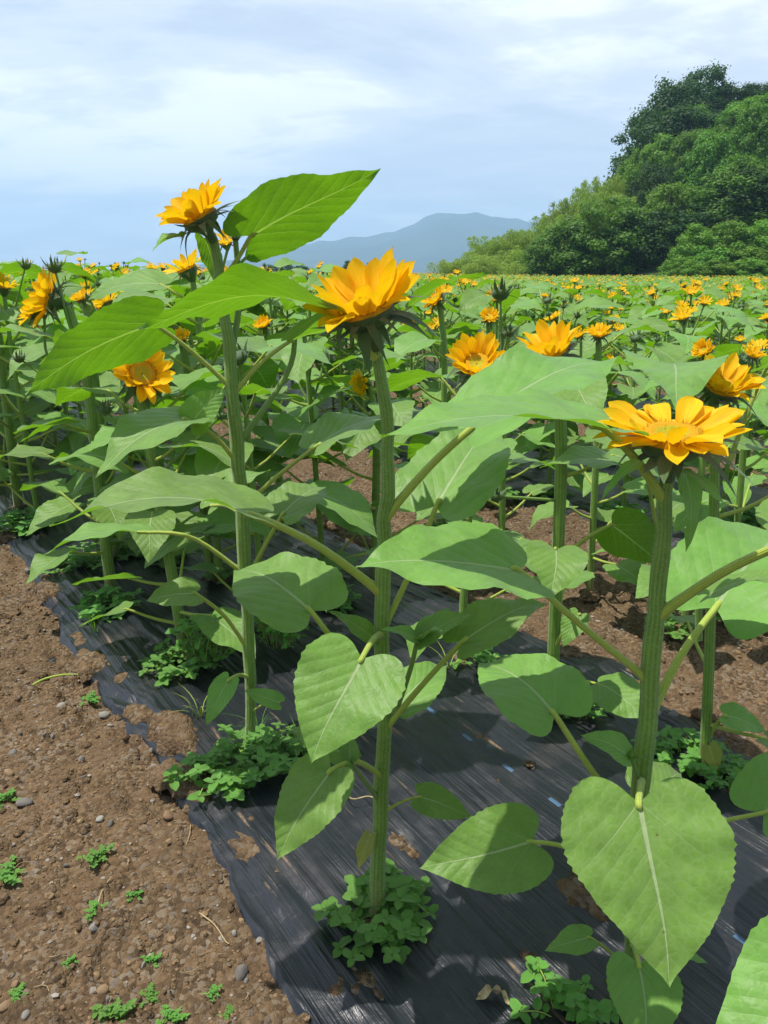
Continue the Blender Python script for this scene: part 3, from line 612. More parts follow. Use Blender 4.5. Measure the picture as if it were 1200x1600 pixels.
add_leaf(B, (330,790,yb+.1), (420,735,yb+.2), .09, (0,-.1,1), src=(378,800,yb), seed=53)
add_bud(B, (368,372,yb+.02), 15, face=(.05,0,1), src=[(360,560,yb+.01),(374,470,yb+.03)], dark=True, spx=9)
add_leaf(B, (372,420,yb+.02), (412,395,yb+.05), .04, (0,.3,1), seed=54, nu=20, nv=9)
add_bud(B, (462,505,yb+.08), 9, face=(0,0,1), src=[(376,690,yb),(450,580,yb+.06)], spx=8)
# --- C: lower plant, right foreground
C, yc = sunflower(984, 1580, 'low sunflower in the right foreground with a wide flat yellow head and heart-shaped lower leaf', NEAR)
make_stem(C, [(984,1585,yc),(986,1500,yc),(995,1360,yc),(1004,1230,yc),(1014,1080,yc),(1026,930,yc),(1036,830,yc),(1044,745,yc)], [21,22,25,29,30,27,24,22], 5600, 3)
head_at(C, (1050,684,yc-.01), 118, (-.06,-.16,.98), cup=9, npet=28, seed=5, bl=1.0, spread=8)
add_leaf(C, (942,668,yc-.02), (601,683,yc-.07), .21, (0,-.03,1), src=(1034,775,yc), seed=60, arch=.07, prad=.0062, wave=.02)
add_leaf(C, (1232,848,yc-.1), (1440,900,yc-.1), .22, (0,-.2,1), src=(1038,958,yc), seed=61, prad=.0070)
add_leaf(C, (1118,950,yc+.12), (1225,830,yc+.40), .23, (-.1,-.35,1), src=(1018,1120,yc), via=[(1064,1024,yc+.05)], seed=62, prad=.0065)
add_leaf(C, (1106,930,yc+.05), (1240,905,yc+.02), .09, (0,.1,1), seed=63)
add_leaf(C, (813,893,yc-.04), (562,886,yc-.1), .20, (0,-.22,1), src=(1002,1060,yc), via=[(902,972,yc-.02)], seed=64, arch=.05)
add_leaf(C, (868,1118,yc-.04), (754,1034,yc+.12), .17, (0,-.2,1), src=(984,1300,yc), via=[(925,1205,yc-.04)], seed=65)
add_leaf(C, (998,1252,yc-.16), (1042,1536,yc-.32), .236, (.02,-.52,.85), src=(1003,1222,yc-.01), seed=66, fat=.34, lobe=.2, arch=.05, fold=.06, nu=70, nv=25, serr=.012, prad=.0058, wave=.018, label='big heart-shaped lower leaf')
add_leaf(C, (1340,1510,yc-.3), (1105,1660,yc-.36), .18, (0,-.3,1), src=(1400,1400,yc-.2), seed=67)
add_leaf(C, (998,1506,yc-.08), (1012,1655,yc-.18), .12, (0,-.6,.8), src=(988,1470,yc), seed=68)
add_leaf(C, (922,1465,yc-.02), (853,1487,yc-.03), .05, (0,-.3,1), src=(982,1520,yc), seed=69, prad=.0028)
add_leaf(C, (1020,1490,yc+.05), (1105,1505,yc+.05), .035, (0,-.1,1), seed=79, prad=.0028)
add_leaf(C, (1192,1270,yc), (1340,1195,yc+.1), .15, (-.1,-.4,1), src=(1010,1330,yc), seed=70, prad=.004)
add_leaf(C, (832,1315,yc-.03), (660,1362,yc-.07), .135, (0,-.65,.8), src=(992,1390,yc), via=[(900,1330,yc-.03)], seed=71, arch=.06, prad=.004)
add_bud(C, (987,1180,yc-.04), 15, face=(-.1,-.3,1), src=[(1002,1245,yc),(996,1215,yc-.03)])
add_leaf(C, (980,1180,yc-.04), (908,1148,yc-.03), .05, (0,-.5,1), seed=72, nu=22, nv=9)
add_leaf(C, (1012,1240,yc+.08), (1066,1212,yc+.16), .12, (0,-.3,1), src=(1006,1260,yc), seed=73)
add_bud(C, (1088,762,yc+.5), 15, face=(0,0,1), src=[(1092,1000,yc+.5),(1091,870,yc+.5)], dark=True, spx=9)
add_leaf(C, (1068,735,yc+.02), (1075,860,yc-.03), .035, (.3,-1,.2), seed=74, nu=24, nv=9, lobe=.02)
add_leaf(C, (955,820,yc+.9), (1032,885,yc+.85), .15, (0,1,.35), src=(880,870,yc+.9), seed=76)
for (q, f) in (((1068,735,yc-.05),(1140,800,yc-.1)), ((1000,720,yc-.05),(940,780,yc-.1))):
    add_leaf(C, q, f, .018, (0,-.4,1), seed=77, nu=16, nv=5, lobe=0)
# --- helpers for the other plants near by
HEADS = [(222,585,45),(80,468,45),(208,449,22),(745,570,48),(862,550,55),(1128,605,40),(574,488,60),(311,338,50),(142,472,26),(283,528,18),(412,508,16),(565,598,18),(680,468,22),(764,496,18),(936,523,24),(1100,548,20),(1177,556,20),(783,458,18)]
def auto_leaves(par, curve, n, size, seed, lo=.22, hi=.93, skip=()):
    r = random.Random(seed); v0 = np.array(par.location); az = r.uniform(0, 6.28)
    for i in range(n):
        f = lo + (hi-lo)*(i+.5)/n; az += 2.4 + r.uniform(-.3, .3)
        p = curve[min(int(f*(len(curve)-1)), len(curve)-1)]
        d = np.array((math.cos(az), math.sin(az), 0)); pl = size*r.uniform(.55, .9)*(1.15-.5*f); up = r.uniform(.35, .9)*(1 if f > .25 else .4)
        b = p + d*pl + (0, 0, pl*up); L = size*r.uniform(.8, 1.15)*(.78 + .8*f*(1.25-f)); dr = r.uniform(-.55, .15)
        rot = frame(d + (0, 0, dr), (r.uniform(-.25, .25), r.uniform(-.25, .25), 1)); g = LEAFV[r.randrange(len(LEAFV))]
        cx_, cy_ = proj(b + rot[:, 1]*L*.5)
        if any(math.hypot(cx_-q[0], cy_-q[1]) < q[2] + .36*L*FPX/zc(b) for q in HEADS): continue
        lf = obj('leaf', g, par, M=M4(rot*L, b - v0))
        c = spline([p, (p+b)/2 + (0, 0, -pl*.12*up), b, b + rot[:, 1]*L*.06], 8); c = ((c - b) @ rot)/L; rr = .0048*size/.22/L
        obj('petiole', tube(c, np.linspace(rr*1.5, rr*.6, 8), 7, .0).mesh('petiole', M_PET), lf)
LEAFV = []
for i in range(9):
    rr_ = random.Random(i); g = Geo(); v, f, uv = blade(1, rr_.uniform(.68, .88), 30, 13, seed=100+i, arch=rr_.uniform(.02, .13), fold=rr_.uniform(.05, .3), twist=rr_.uniform(-.4, .4), lobe=rr_.uniform(.1, .2), wave=rr_.uniform(.02, .05))
    g.add(v, f, 0, uv); LEAFV.append(g.mesh('leaf', M_LEAF))
def mid_plant(base, Y, heads, label, nleaf=11, size=.21, w=19, seed=0, lean=None, group='sunflowers in the nearest bed', buds=()):
    """heads: (px, py, radius px, facing, cup, brown). The first head tops the main stem, the others sit on side stems."""
    b = np.array(base, float); px, py, rp, fc, cup, br = heads[0]; top = P(px, py, Y)
    if abs(b[0]-top[0]) > .12 or abs(b[1]-Y) > .25: b[0] = top[0] + .05; b[1] = Y
    PLANTED.append(b[:2]); E_ = empty('sunflower_plant', b, label, 'sunflower', group); f = nrm(fc); k = rp*zc(top)/FPX; neck = top - f*k*.5
    straight = np.array((b[0]*.35 + neck[0]*.65 , b[1]*.5+neck[1]*.5, neck[2]*.78)) - f*np.array((1, 1, 0))*.03
    c = spline([b - (0, 0, .02), b*.6 + straight*.4 + (0, 0, .02), straight, neck], 22); rad = np.linspace(w*.92, w*.72, 22)/2*zc(c[10])/FPX
    g = tube(c - b, rad, 12, .035); obj('stem', g.mesh('stem', M_STEM), E_)
    build_head(E_, top - b, fc, k, cup=cup, brown=br, seed=seed, npet=24)
    for (px, py, rp, fc, cup, br) in heads[1:]:
        top = P(px, py, Y + .05); f = nrm(fc); k = rp*zc(top)/FPX; s0 = c[13]
        q = spline([s0, (s0 + top)/2 + ((top-s0)[0]*.25, 0, -.03), top - f*k*.5], 12); obj('side_stem', tube(q - b, np.linspace(.006, .005, 12), 8, .03).mesh('side_stem', M_STEM), E_)
        build_head(E_, top - b, fc, k, cup=cup, brown=br, seed=seed+5, npet=15)
    for (px, py, rp) in buds:
        top = P(px, py, Y - .03); s0 = c[12]; q = spline([s0, (s0+top)/2, top], 8); k = rp*zc(top)/FPX
        obj('side_stem', tube(q - b, np.linspace(.005, .004, 8), 8, .03).mesh('side_stem', M_STEM), E_)
        bo = obj('bud', BUDD, E_, M=M4(np.eye(3)*k, top - b))
    auto_leaves(E_, c, int(nleaf*(1.55 if nleaf > 7 else 1)), size*.98, seed, lo=.16, hi=1.0); return E_, c
D_, c_ = mid_plant(G(860,1135,0), 2.0, [(862,550,64,(-.35,-.22,.9),38,False)], 'sunflower with a dark-backed yellow head rising between the middle plant and the low right one', 6, .19, 24, 11, buds=[(775,775,14)])
add_leaf(D_, (868,857,1.86), (864,937,1.70), .155, (0,-.45,.9), src=(872,905,2.0), seed=80)
add_leaf(D_, (1008,738,1.95), (846,730,1.93), .17, (0,-.1,1), src=(1030,860,1.99), seed=81)
add_leaf(D_, (905,960,1.95), (878,1010,1.9), .07, (0,-.5,1), src=(866,1010,2.0), seed=82)
F_, c_ = mid_plant(G(1100,1222,0), 1.75, [(1128,605,64,(.1,-.4,.87),34,False)], 'sunflower behind the low right one, its yellow head partly hidden by a pale leaf', 6, .19, 20, 12)
add_leaf(F_, (1042,572,1.85), (1066,642,1.5), .22, (0,-.12,1), src=(1128,700,1.76), via=[(1085,620,1.82)], seed=83, fat=.36)
add_leaf(F_, (1132,1118,1.7), (1195,1142,1.68), .08, (0,-.5,1), src=(1108,1150,1.75), seed=84)
add_leaf(F_, (1108,1165,1.72), (1118,1205,1.7), .05, (0,-1,.3), seed=85, mat=M_LEAFY, label='yellowing lower leaf')
add_leaf(F_, (1198,575,1.8), (1300,560,1.7), .16, (0,-.2,1), src=(1140,720,1.76), seed=86)
mid_plant(G(718,1045,0), 2.36, [(745,570,56,(-.15,-.66,.72),40,False)], 'sunflower with a cup-shaped yellow head just right of the tall middle plant', 9, .21, 15, 13, buds=[(795,520,9)])
mid_plant(G(290,1025,0), 2.47, [(222,585,58,(.45,-.70,.5),34,False)], 'sunflower left of the tallest plant with a yellow head and brown centre', 11, .22, 20, 14, buds=[(165,640,12),(345,650,9)])
mid_plant(G(175,935,0), 2.98, [(80,468,52,(-.88,-.15,.42),28,False),(52,486,34,(-.8,-.3,.5),28,False)], 'sunflower near the left edge with two yellow heads turned away to the left', 13, .24, 20, 15, buds=[(85,418,13),(30,560,10)])
mid_plant(G(130,880,0), 3.36, [(208,449,24,(-.15,-.75,.65),22,False)], 'sunflower with a small round yellow head above the left leaves, facing the camera', 12, .24, 17, 16)
mid_plant(NS(.86,3.45).tolist()+[0], 3.5, [(128,467,20,(-.3,-.3,.9),35,True),(157,478,17,(-.2,-.5,.8),30,False)], 'sunflower with two small yellow heads side by side in the left mid distance', 12, .23, 14, 17)
mid_plant(G(30,800,0), 4.1, [(-40,430,26,(-.8,-.3,.5),30,False)], 'leafy sunflower at the left edge of the picture beside the soil path', 14, .27, 16, 18, buds=[(40,415,9)])
mid_plant(G(420,905,0), 3.1, [(283,528,20,(.0,-.5,.85),34,False)], 'sunflower whose small yellow head shows just left of the tallest stem', 11, .23, 15, 19)
mid_plant(G(515,915,0), 3.09, [(565,598,24,(-.7,-.5,-.1),20,False)], 'sunflower with a drooping yellow head beside the stem of the tall middle plant', 11, .23, 15, 20, buds=[(495,560,12)])
mid_plant(NS(1.5,3.6).tolist()+[0], 3.8, [(412,508,18,(-.3,-.5,.8),34,False)], 'sunflower with a small yellow head between the two tallest plants', 11, .23, 13, 21)
MID = 'sunflowers in the second bed'
mid_plant(NS(3.65,2.0).tolist()+[0], 3.75, [(680,468,26,(-.6,-.45,.6),30,False)], 'sunflower with a yellow head right behind the head of the middle plant', 10, .22, 12, 22, group=MID)
mid_plant(NS(3.62,1.55).tolist()+[0], 3.3, [(783,520,2,(0,0,1),30,False)], 'sunflower carrying a green unopened bud against the field right of the middle plant', 11, .22, 13, 23, group=MID, buds=[(782,458,17),(796,520,10)])
mid_plant(NS(3.66,2.75).tolist()+[0], 4.35, [(764,496,19,(0,-.6,.8),28,False)], 'sunflower with a small round yellow head beside the green bud', 10, .22, 10, 24, group=MID)
mid_plant(NS(3.68,.95).tolist()+[0], 2.95, [(936,523,24,(-.1,-.3,.93),36,False),(905,524,15,(-.5,-.3,.8),36,False)], 'sunflower with a pair of touching yellow heads in the second bed', 8, .20, 13, 25, group=MID)
mid_plant(NS(3.68,.4).tolist()+[0], 2.6, [(1100,548,22,(-.6,-.4,.65),30,False)], 'sunflower with a yellow head turned left above the low right plant', 8, .20, 13, 26, group=MID)
mid_plant(NS(4.0,.3).tolist()+[0], 2.75, [(1177,556,20,(.1,-.3,.93),34,False)], 'sunflower with a small yellow head close to the right edge', 8, .20, 13, 27, group=MID)
# ---------------------------------------------------------------- prototype plants for the field
def proto(i):
    r = random.Random(500+i); h = 1.0; E_ = bpy.data.objects.new('sunflower_plant', None); COL.objects.link(E_); E_.location = (0, 0, 0)
    bend = np.array((r.uniform(-.04, .02), r.uniform(-.03, .03), 0)); fc = nrm((r.uniform(-.6, .2), r.uniform(-.7, .15), .7))
    c = spline([(0, 0, -.03), bend*.5 + (0, 0, .35), bend + (0, 0, .75), bend + fc*(.03, .03, 0) + (0, 0, h)], 12)
    obj('stem', tube(c, np.linspace(.0125, .0085, 12), 8, .03).mesh('stem', M_STEM), E_)
    nl = r.randint(13, 17); az = r.uniform(0, 6.28)
    for j in range(nl):
        f = .14 + .84*(j+.5)/nl; az += 2.4 + r.uniform(-.3, .3); p = c[min(int(f*11), 11)]; d = np.array((math.cos(az), math.sin(az), 0)); size = r.uniform(.205, .26)
        pl = size*r.uniform(.5, .9)*(1.2-.6*f); up = r.uniform(.3, .9)*(1 + .5*(f > .8)); b = p + d*pl + (0, 0, pl*up); L = size*(.72 + .95*f*(1.25-f)); rot = frame(d + (0, 0, r.uniform(-.6, .15)), (r.uniform(-.3, .3), r.uniform(-.3, .3), 1))
        g = Geo(); v, fa, uv = blade(L, L*r.uniform(.68, .88), 15, 7, seed=j+i*20, arch=r.uniform(.02, .14), fold=r.uniform(.05, .3), twist=r.uniform(-.4, .4)); g.add(v, fa, 0, uv)
        q = (spline([p, (p+b)/2 + (0, 0, -.1*pl*up), b, b + rot[:, 1]*L*.05], 5) - b) @ rot; t_ = tube(q, np.linspace(.006, .0025, 5), 5, 0, False); g.merge(t_); g.m[-1][:] = 1
        obj('leaf', g.mesh('leaf', [M_LEAF, M_PET]), E_, M=M4(rot, b))
    kind = i % 4                                             # 3: still in bud
    tops = [(c[-1], fc, r.uniform(.062, .078))] if kind != 3 else []
    for q in range(r.randint(1, 3)):
        a = r.uniform(0, 6.28); s0 = c[r.randint(6, 9)]; L = r.uniform(.14, .26); t = s0 + np.array((math.cos(a)*.10, math.sin(a)*.10, L)); k = r.uniform(.010, .02)
        obj('side_stem', tube(spline([s0, (s0+t)/2 + (t-s0)*(.3, .3, 0)*.4, t], 6), .0045, 6).mesh('side_stem', M_STEM), E_)
        if q == 0 and kind in (0, 2): tops.append((t, nrm((r.uniform(-.7, .3), r.uniform(-.7, .3), .7)), r.uniform(.04, .055)))
        else: obj('bud', BUDD, E_, M=M4(np.eye(3)*k*1.1, t))
    if kind == 3: obj('bud', BUDD, E_, M=M4(frame(np.cross(fc, (0, 1, .1)), fc)*.032, c[-1]))
    for (t, f, k) in tops:
        hm, pm = head_mesh(k, i*9, cup=r.uniform(20, 45)); rot = frame(np.cross(f, (.1, 1, .2)), f)
        h_ = obj('flower_head', hm, E_, M=M4(rot, t + f*k*.5)); obj('petals', pm, h_)
        if i < 4: obj('disc', DISC, h_, M=scaleM(k))
        else:
            if not hasattr(proto, 'd'): proto.d = disc_geo(1.0, False, 1, False)
            obj('disc', proto.d, h_, M=scaleM(k))
    return E_
PROTO = [proto(i) for i in range(12)]; OPEN = [i for i in range(12) if i % 4 != 3]; BUDS = [i for i in range(12) if i % 4 == 3]
TREE = {}
for e in PROTO: TREE[e.name] = [(c, [(d, list(d.children)) for d in c.children]) for c in e.children]
def dup(root, loc, rz, sc):
    r = root.copy(); COL.objects.link(r); r.location = loc; r.rotation_euler = (0, 0, rz); r.scale = (sc, sc, sc)
    for ch, sub in TREE[root.name]:
        c = ch.copy(); COL.objects.link(c); c.parent = r
        for d, _ in sub:
            q = d.copy(); COL.objects.link(q); q.parent = c
    return r
def height_at(x, y):
    a = x/max(y, .1); t = min(max((a + .15)/.35, 0), 1); return (1.20*(1-t) + .98*t)
cand = []; rr_ = random.Random(3)
for k in range(0, 45):
    for row, prob in ((.22, 1), (.64, .6), (1.05, 1)):
        s_ = -40 + rr_.uniform(0, .5)
        while s_ < 160:
            s_ += rr_.uniform(.36, .62)
            if rr_.random() > (prob if k != 1 else max(prob, .9)) or rr_.random() < .08: continue
            n_ = .5 + 2.65*k + row + rr_.uniform(-.05, .05); x, y = NS(n_, s_)
            if y < .9 or y > 110: continue
            if abs(x) > y*.56 + .45: continue
            if k == 0 and s_ < 3.2: continue                          # these were placed by hand
            if k == 0 and row < .4 and s_ < 4.2: continue
            if min(math.hypot(x-p[0], y-p[1]) for p in PLANTED) < .30: continue
            cand.append((math.hypot(x, y), x, y, s_))
cand.sort(); near = cand[:278]; far = cand[278:]
near = [(math.hypot(*NS(a, b)), *NS(a, b), b) for a, b in ((1.12, 2.42), (1.16, 2.95), (.98, 3.5), (1.55, 2.72))] + near
for d, x, y, s_ in near:
    isopen = rr_.random() < (.8 if x > -.05*y else .6); pi = rr_.choice(OPEN if isopen else BUDS); sc = height_at(x, y)*rr_.uniform(.82, 1.13); rz = rr_.uniform(-.5, .5)
    n_ = x*RN[0] + y*RN[1]; bed = int((n_-.5)//2.65)
    e = dup(PROTO[pi], (x, y, 0.0), rz, sc)
    where = ['the far end of the nearest bed', 'the crowded second bed', 'the third bed', 'the beds further back'][min(bed, 3)]
    tag(e, ('sunflower with open yellow head in ' if isopen else 'sunflower with only green buds in ') + where, 'sunflower', ('flowering' if isopen else 'budding') + ' sunflowers in ' + where)
for e in PROTO:
    for c in list(e.children):
        for d in list(c.children): bpy.data.objects.remove(d)
        bpy.data.objects.remove(c)
    bpy.data.objects.remove(e)
# the rest of the field as one mass
def far_variant(seed, lod):
    r = np.random.default_rng(seed); g = Geo(); n = 11 if lod == 0 else 8
    g.add([(-.009,0,0),(.009,0,0),(.006,0,.95),(-.006,0,.95),(0,-.009,0),(0,.009,0),(0,.006,.95),(0,-.006,.95)], [(0,1,2,3),(4,5,6,7)], 2)
    for j in range(n):
        z = .25 + .72*(j+.5)/n; a = j*2.4 + r.uniform(-.4, .4); d = np.array((math.cos(a), math.sin(a), 0)); pl = r.uniform(.08, .2)*(1.3-z*.7); L = r.uniform(.19, .29)*(1.25-.35*z)
        b = d*pl + (0, 0, z + pl*.4); rot = frame(d + (0, 0, r.uniform(-.6, .2)), (r.uniform(-.4, .4), r.uniform(-.4, .4), 1)); w = L*.38
        v = np.array([(0,0,0),(w,.22*L,.25*w),(0,.35*L,0),(-w,.22*L,.25*w),(w*.75,.6*L,.12*w),(0,L,-.16*L),(-w*.75,.6*L,.12*w)]) @ rot.T + b
        g.add(v, [(0,1,4,2),(0,2,6,3),(2,4,5,6)], 0)
    if seed % 10 < 7:
        for q in range(1):
            f = nrm((r.uniform(-.6, .3), r.uniform(-.8, .1), .75)); c = np.array((r.uniform(-.02, .02) + q*.12, r.uniform(-.02, .02), 1.0 - q*.08)); rot = frame(np.cross(f, (.1, 1, .2)), f); k = r.uniform(.055, .072)*(1-.3*q); m = 9
            th = np.arange(m)*2*math.pi/m
            ring = lambda rad, z, o=0: np.stack([np.cos(th+o)*rad, np.sin(th+o)*rad, np.full(m, z)], -1)
            v = np.vstack([ring(.35, 0), ring(1, .38, math.pi/m), [(0, 0, .05)], [(0, 0, -.5)]])*k @ rot.T + c
            g.add(v, [(i, m+i, (i+1) % m) for i in range(m)], 1); g.add(v, [(i, (i+1) % m, 2*m) for i in range(m)], 3)
            g.add(v, [(i, 2*m+1, (i+1) % m) for i in range(m)], 2)
    return g
FV = [far_variant(i, 0) for i in range(20)]
gf = Geo()
for d, x, y, s_ in far:
    if d > 60 and rr_.random() < .35: continue
    sc = height_at(x, y)*rr_.uniform(.78, 1.14); a = rr_.uniform(-.9, .9) ; ca, sa_ = math.cos(a)*sc, math.sin(a)*sc
    gf.merge(FV[rr_.randrange(20)], np.array(((ca, -sa_, 0), (sa_, ca, 0), (0, 0, sc))), (x, y, -.03))
tag(obj('sunflower_field', gf.mesh('sunflower_field', [M_FARLEAF, M_PETAL, M_STEM, M_DISC], False)), 'distant mass of sunflowers filling the field to its far edge', 'sunflower field', None, 'stuff')
print('field plants', len(near), len(far), 'faces', sum(len(q) for q in gf.f)); del gf

# ---------------------------------------------------------------- weeds at the foot of the plants
def small_leaf(g, b, d, L, r, Wf=.85, up=0.0):
    d = nrm(d); rot = frame(d, (r.uniform(-.35, .35), r.uniform(-.35, .35), 1)); t = np.array([0, .18, .4, .65, .88, 1.0]); w = np.array([.12, .85, 1, .82, .42, .03])*L*Wf/2
    sN = np.array([-1, -.5, 0, .5, 1]); T, Sx = np.meshgrid(t, sN, indexing='ij'); ww = w[:, None]*(1 + .13*(np.arange(6) % 2 - .5)[:, None]*np.abs(Sx))
    x = Sx*ww; y = T*L - .10*L*np.abs(Sx)**2*(T < .3); z = .22*np.abs(x) - .22*L*T**2 + .02*L*np.sin(T*14)*np.abs(Sx)
    v = np.stack([x, y, z], -1).reshape(-1, 3) @ rot.T + b
    g.add(v, grid_faces(6, 5), 0, np.stack([.5 + Sx*w[:, None]/(L*Wf), T], -1).reshape(-1, 2))
def weed_geo(seed, rad=.11, n=26, hgt=.09, L=.030):
    r = random.Random(seed); g = Geo(); st = Geo()
    for i in range(n):
        a = r.uniform(0, 6.28); q = rad*math.sqrt(r.random())*.45; base = np.array((math.cos(a)*q, math.sin(a)*q, -.01)); a += r.uniform(-.5, .5); h = hgt*r.uniform(.35, 1.15)
        out_ = rad*r.uniform(.1, .95); top = base*.6 + np.array((math.cos(a)*out_, math.sin(a)*out_, h*(1 - .35*out_/rad)))
        c = spline([base, (base+top)/2 + (0, 0, .012), top], 6); st.merge(tube(c, .0013, 5, 0, False))
        for k, f in enumerate((.45, .72, 1.0)):
            p = c[int(f*5)]; a2 = r.uniform(0, 6.28); ll = L*r.uniform(.7, 1.2)*(.8 if f < 1 else 1)
            for e in range(2 if f < 1 else 4):
                aa = a2 + e*math.pi/(1 if f < 1 else 2); small_leaf(g, p + np.array((math.cos(aa), math.sin(aa), 0))*.004, (math.cos(aa), math.sin(aa), r.uniform(-.1, .55)), ll*(1 if e % 2 == 0 else .75), r)
    return g, st
WEEDS = [tuple(q.mesh(nm, m) for q, nm, m in zip(weed_geo(i, rad, n, h, L), ('foliage', 'stalks'), (M_WEED, M_PET))) for i, (rad, n, h, L) in
         enumerate([(.115, 42, .085, .034), (.12, 38, .08, .028), (.10, 28, .10, .027), (.13, 44, .07, .026), (.08, 16, .06, .024)])]
def weed(loc, v, sc=1.0, label=None, group='weeds round the sunflower stems', rz=None, name='weed_clump', zs=1.0):
    E_ = empty(name, loc, label or 'low clump of bright green weeds round a sunflower stem in the beds further back', 'weed', group)
    E_.rotation_euler = (0, 0, rng.uniform(0, 6.28) if rz is None else rz); E_.scale = (sc, sc, sc*zs)
    obj('foliage', WEEDS[v][0], E_); obj('stalks', WEEDS[v][1], E_)
def grass(loc, n, h, seed, label):
    r = np.random.default_rng(seed); g = Geo()
    for i in range(n):
        a = r.uniform(0, 6.28); L = h*r.uniform(.5, 1.2); q = r.uniform(0, .02); b = np.array((math.cos(a)*q, math.sin(a)*q, 0)); d = np.array((math.cos(a), math.sin(a), 0))*r.uniform(.3, 1); sd = np.array((-math.sin(a), math.cos(a), 0))*.0022; v = []
        for t in np.linspace(0, 1, 6): c = b + d*L*t*t*.9 + np.array((0, 0, 1))*L*(t - .45*t*t); v += [c - sd*(1-t), c + sd*(1-t)]
        g.add(np.array(v), [(2*k, 2*k+1, 2*k+3, 2*k+2) for k in range(5)])
    o = obj('grass_tuft', g.mesh('grass_tuft', M_PET if seed % 3 == 0 else M_WEED)); o.location = loc; tag(o, label, 'grass', 'grass tufts between the sunflowers'); return o
for i, q in enumerate([(312,1120),(405,1150),(470,1180),(300,1040),(520,930),(150,990),(700,1050),(925,1110),(1150,1215)]): grass(G(*q, .025), 12, .13, i, 'thin tuft of grass blades growing up through the weeds')
WL = [((600,1448),0,.88,'round bright green weed clump at the foot of the tall middle sunflower'), ((392,1205),1,1.1,'bright green weed clump at the foot of the tallest sunflower'),
      ((330,1215),4,1.15,'small weed sprawling over the film edge left of the tallest sunflower'), ((445,1180),2,.75,'weed tuft just right of the foot of the tallest sunflower'),
      ((285,1045),3,.95,'weed clump at the foot of the sunflower left of the tallest one'), ((172,955),0,.95,'dense weed clump standing near the wavy left film edge'),
      ((120,885),1,1.1,'weed clump further up the film edge, below the left leaves'), ((40,825),3,1.3,'broad weed clump at the left edge of the picture'),
      ((905,1118),2,.8,'weed clump in the hole right of the sunflower behind the pale leaves'), ((745,1035),4,1.2,'small weed clump right of the thin stem behind the tall middle sunflower'),
      ((1065,1190),3,.85,'weed clump on the left of the stem behind the low right sunflower'), ((1130,1225),2,.8,'weed clump on the right of the stem behind the low right sunflower'),
      ((880,1592),4,1.0,'little weed at the bottom edge between the two foreground sunflowers'), ((322,1035),2,1.0,'taller weed between the tallest sunflower and the one left of it'), ((435,1010),2,.9,'taller weed just right of the tallest sunflower, half way up the film'), ((525,945),3,.8,'weed clump at the foot of a thin stem left of the middle sunflower')]
for (q, v, sc, lab) in WL: weed(G(*q, .028), v, sc, lab, rz=q[0]*.1, zs=2.1 if 'taller' in lab else 1.0)
allp = [tuple(p) for p in PLANTED[6:]] + [(x, y) for d, x, y, s_ in near if d < 9]
soilg = Geo()
def soil_blob(x, y, ra, rb, ang, h=.012, seed=0, z0=.026):
    r = np.random.default_rng(seed); th = np.linspace(0, 2*math.pi, 25)[:-1]; rr = np.array([0.02, .35, .65, .9, 1.08]); hh = np.array([1, .9, .7, .3, -.9]); v = []
    ed = 1 + .35*(vnoise(th*1.9 + seed, th*0 + seed*3.3) - .5) + .18*r.uniform(-1, 1, 24)
    for q, z in zip(rr, hh):
        X = np.cos(th)*q*ra*ed; Y = np.sin(th)*q*rb*ed
        xx = x + X*math.cos(ang) - Y*math.sin(ang); yy = y + X*math.sin(ang) + Y*math.cos(ang)
        v.append(np.stack([xx, yy, z0 + h*z + h*.8*(fbm(xx*60, yy*60, 3) - .5)], -1))
    soilg.add(np.vstack(v), [(i*24+j, (i+1)*24+j, (i+1)*24+(j+1) % 24, i*24+(j+1) % 24) for i in range(4) for j in range(24)][::1])
for i, (x, y) in enumerate([tuple(p) for p in PLANTED] + [(x, y) for d, x, y, s_ in near if d < 9]): soil_blob(x, y, .055, .045, i, .014, i)
rowang = math.atan2(RD[1], RD[0])
for (q, ra, rb, h) in (((630,1325),.075,.028,.018), ((915,1400),.075,.055,.02), ((272,1140),.12,.06,.035), ((1100,1110),.05,.03,.01), ((560,1135),.04,.03,.012), ((340,960),.04,.02,.01)):
    b = G(*q, .028); soil_blob(b[0], b[1], ra, rb, rowang, h, int(q[0]))
for i in range(46):
    s_ = rng.uniform(.9, 5.5); e = rng.random() < .7; n_ = (.53 + rng.uniform(-.03, .09)) if e else (1.93 + rng.uniform(-.10, .02)); x, y = NS(n_, s_); q = rng.uniform(.02, .06)
    soil_blob(x, y, q*rng.uniform(1, 2), q, rowang + rng.uniform(-.4, .4), q*.35, 300+i, .016)
for i in range(26):
    x, y = NS(rng.uniform(.6, 1.85), rng.uniform(.8, 4)); q = rng.uniform(.006, .02); soil_blob(x, y, q*rng.uniform(1, 2.5), q, rowang, q*.4, 400+i, .030)
tag(obj('planting_hole_soil', soilg.mesh('planting_hole_soil', M_SOIL)), 'brown soil in the planting holes and spilled over the film', None, kind='structure')
for i, (x, y) in enumerate(allp):
    if i % 5 == 4: continue
    d = math.hypot(x, y)
    if i < len(PLANTED) - 6 and y < 3.2 and x < 1: continue
    weed((x + rng.uniform(-.04, .04), y + rng.uniform(-.04, .04), .02), int(rng.integers(0, 4)), rng.uniform(.75, 1.1))
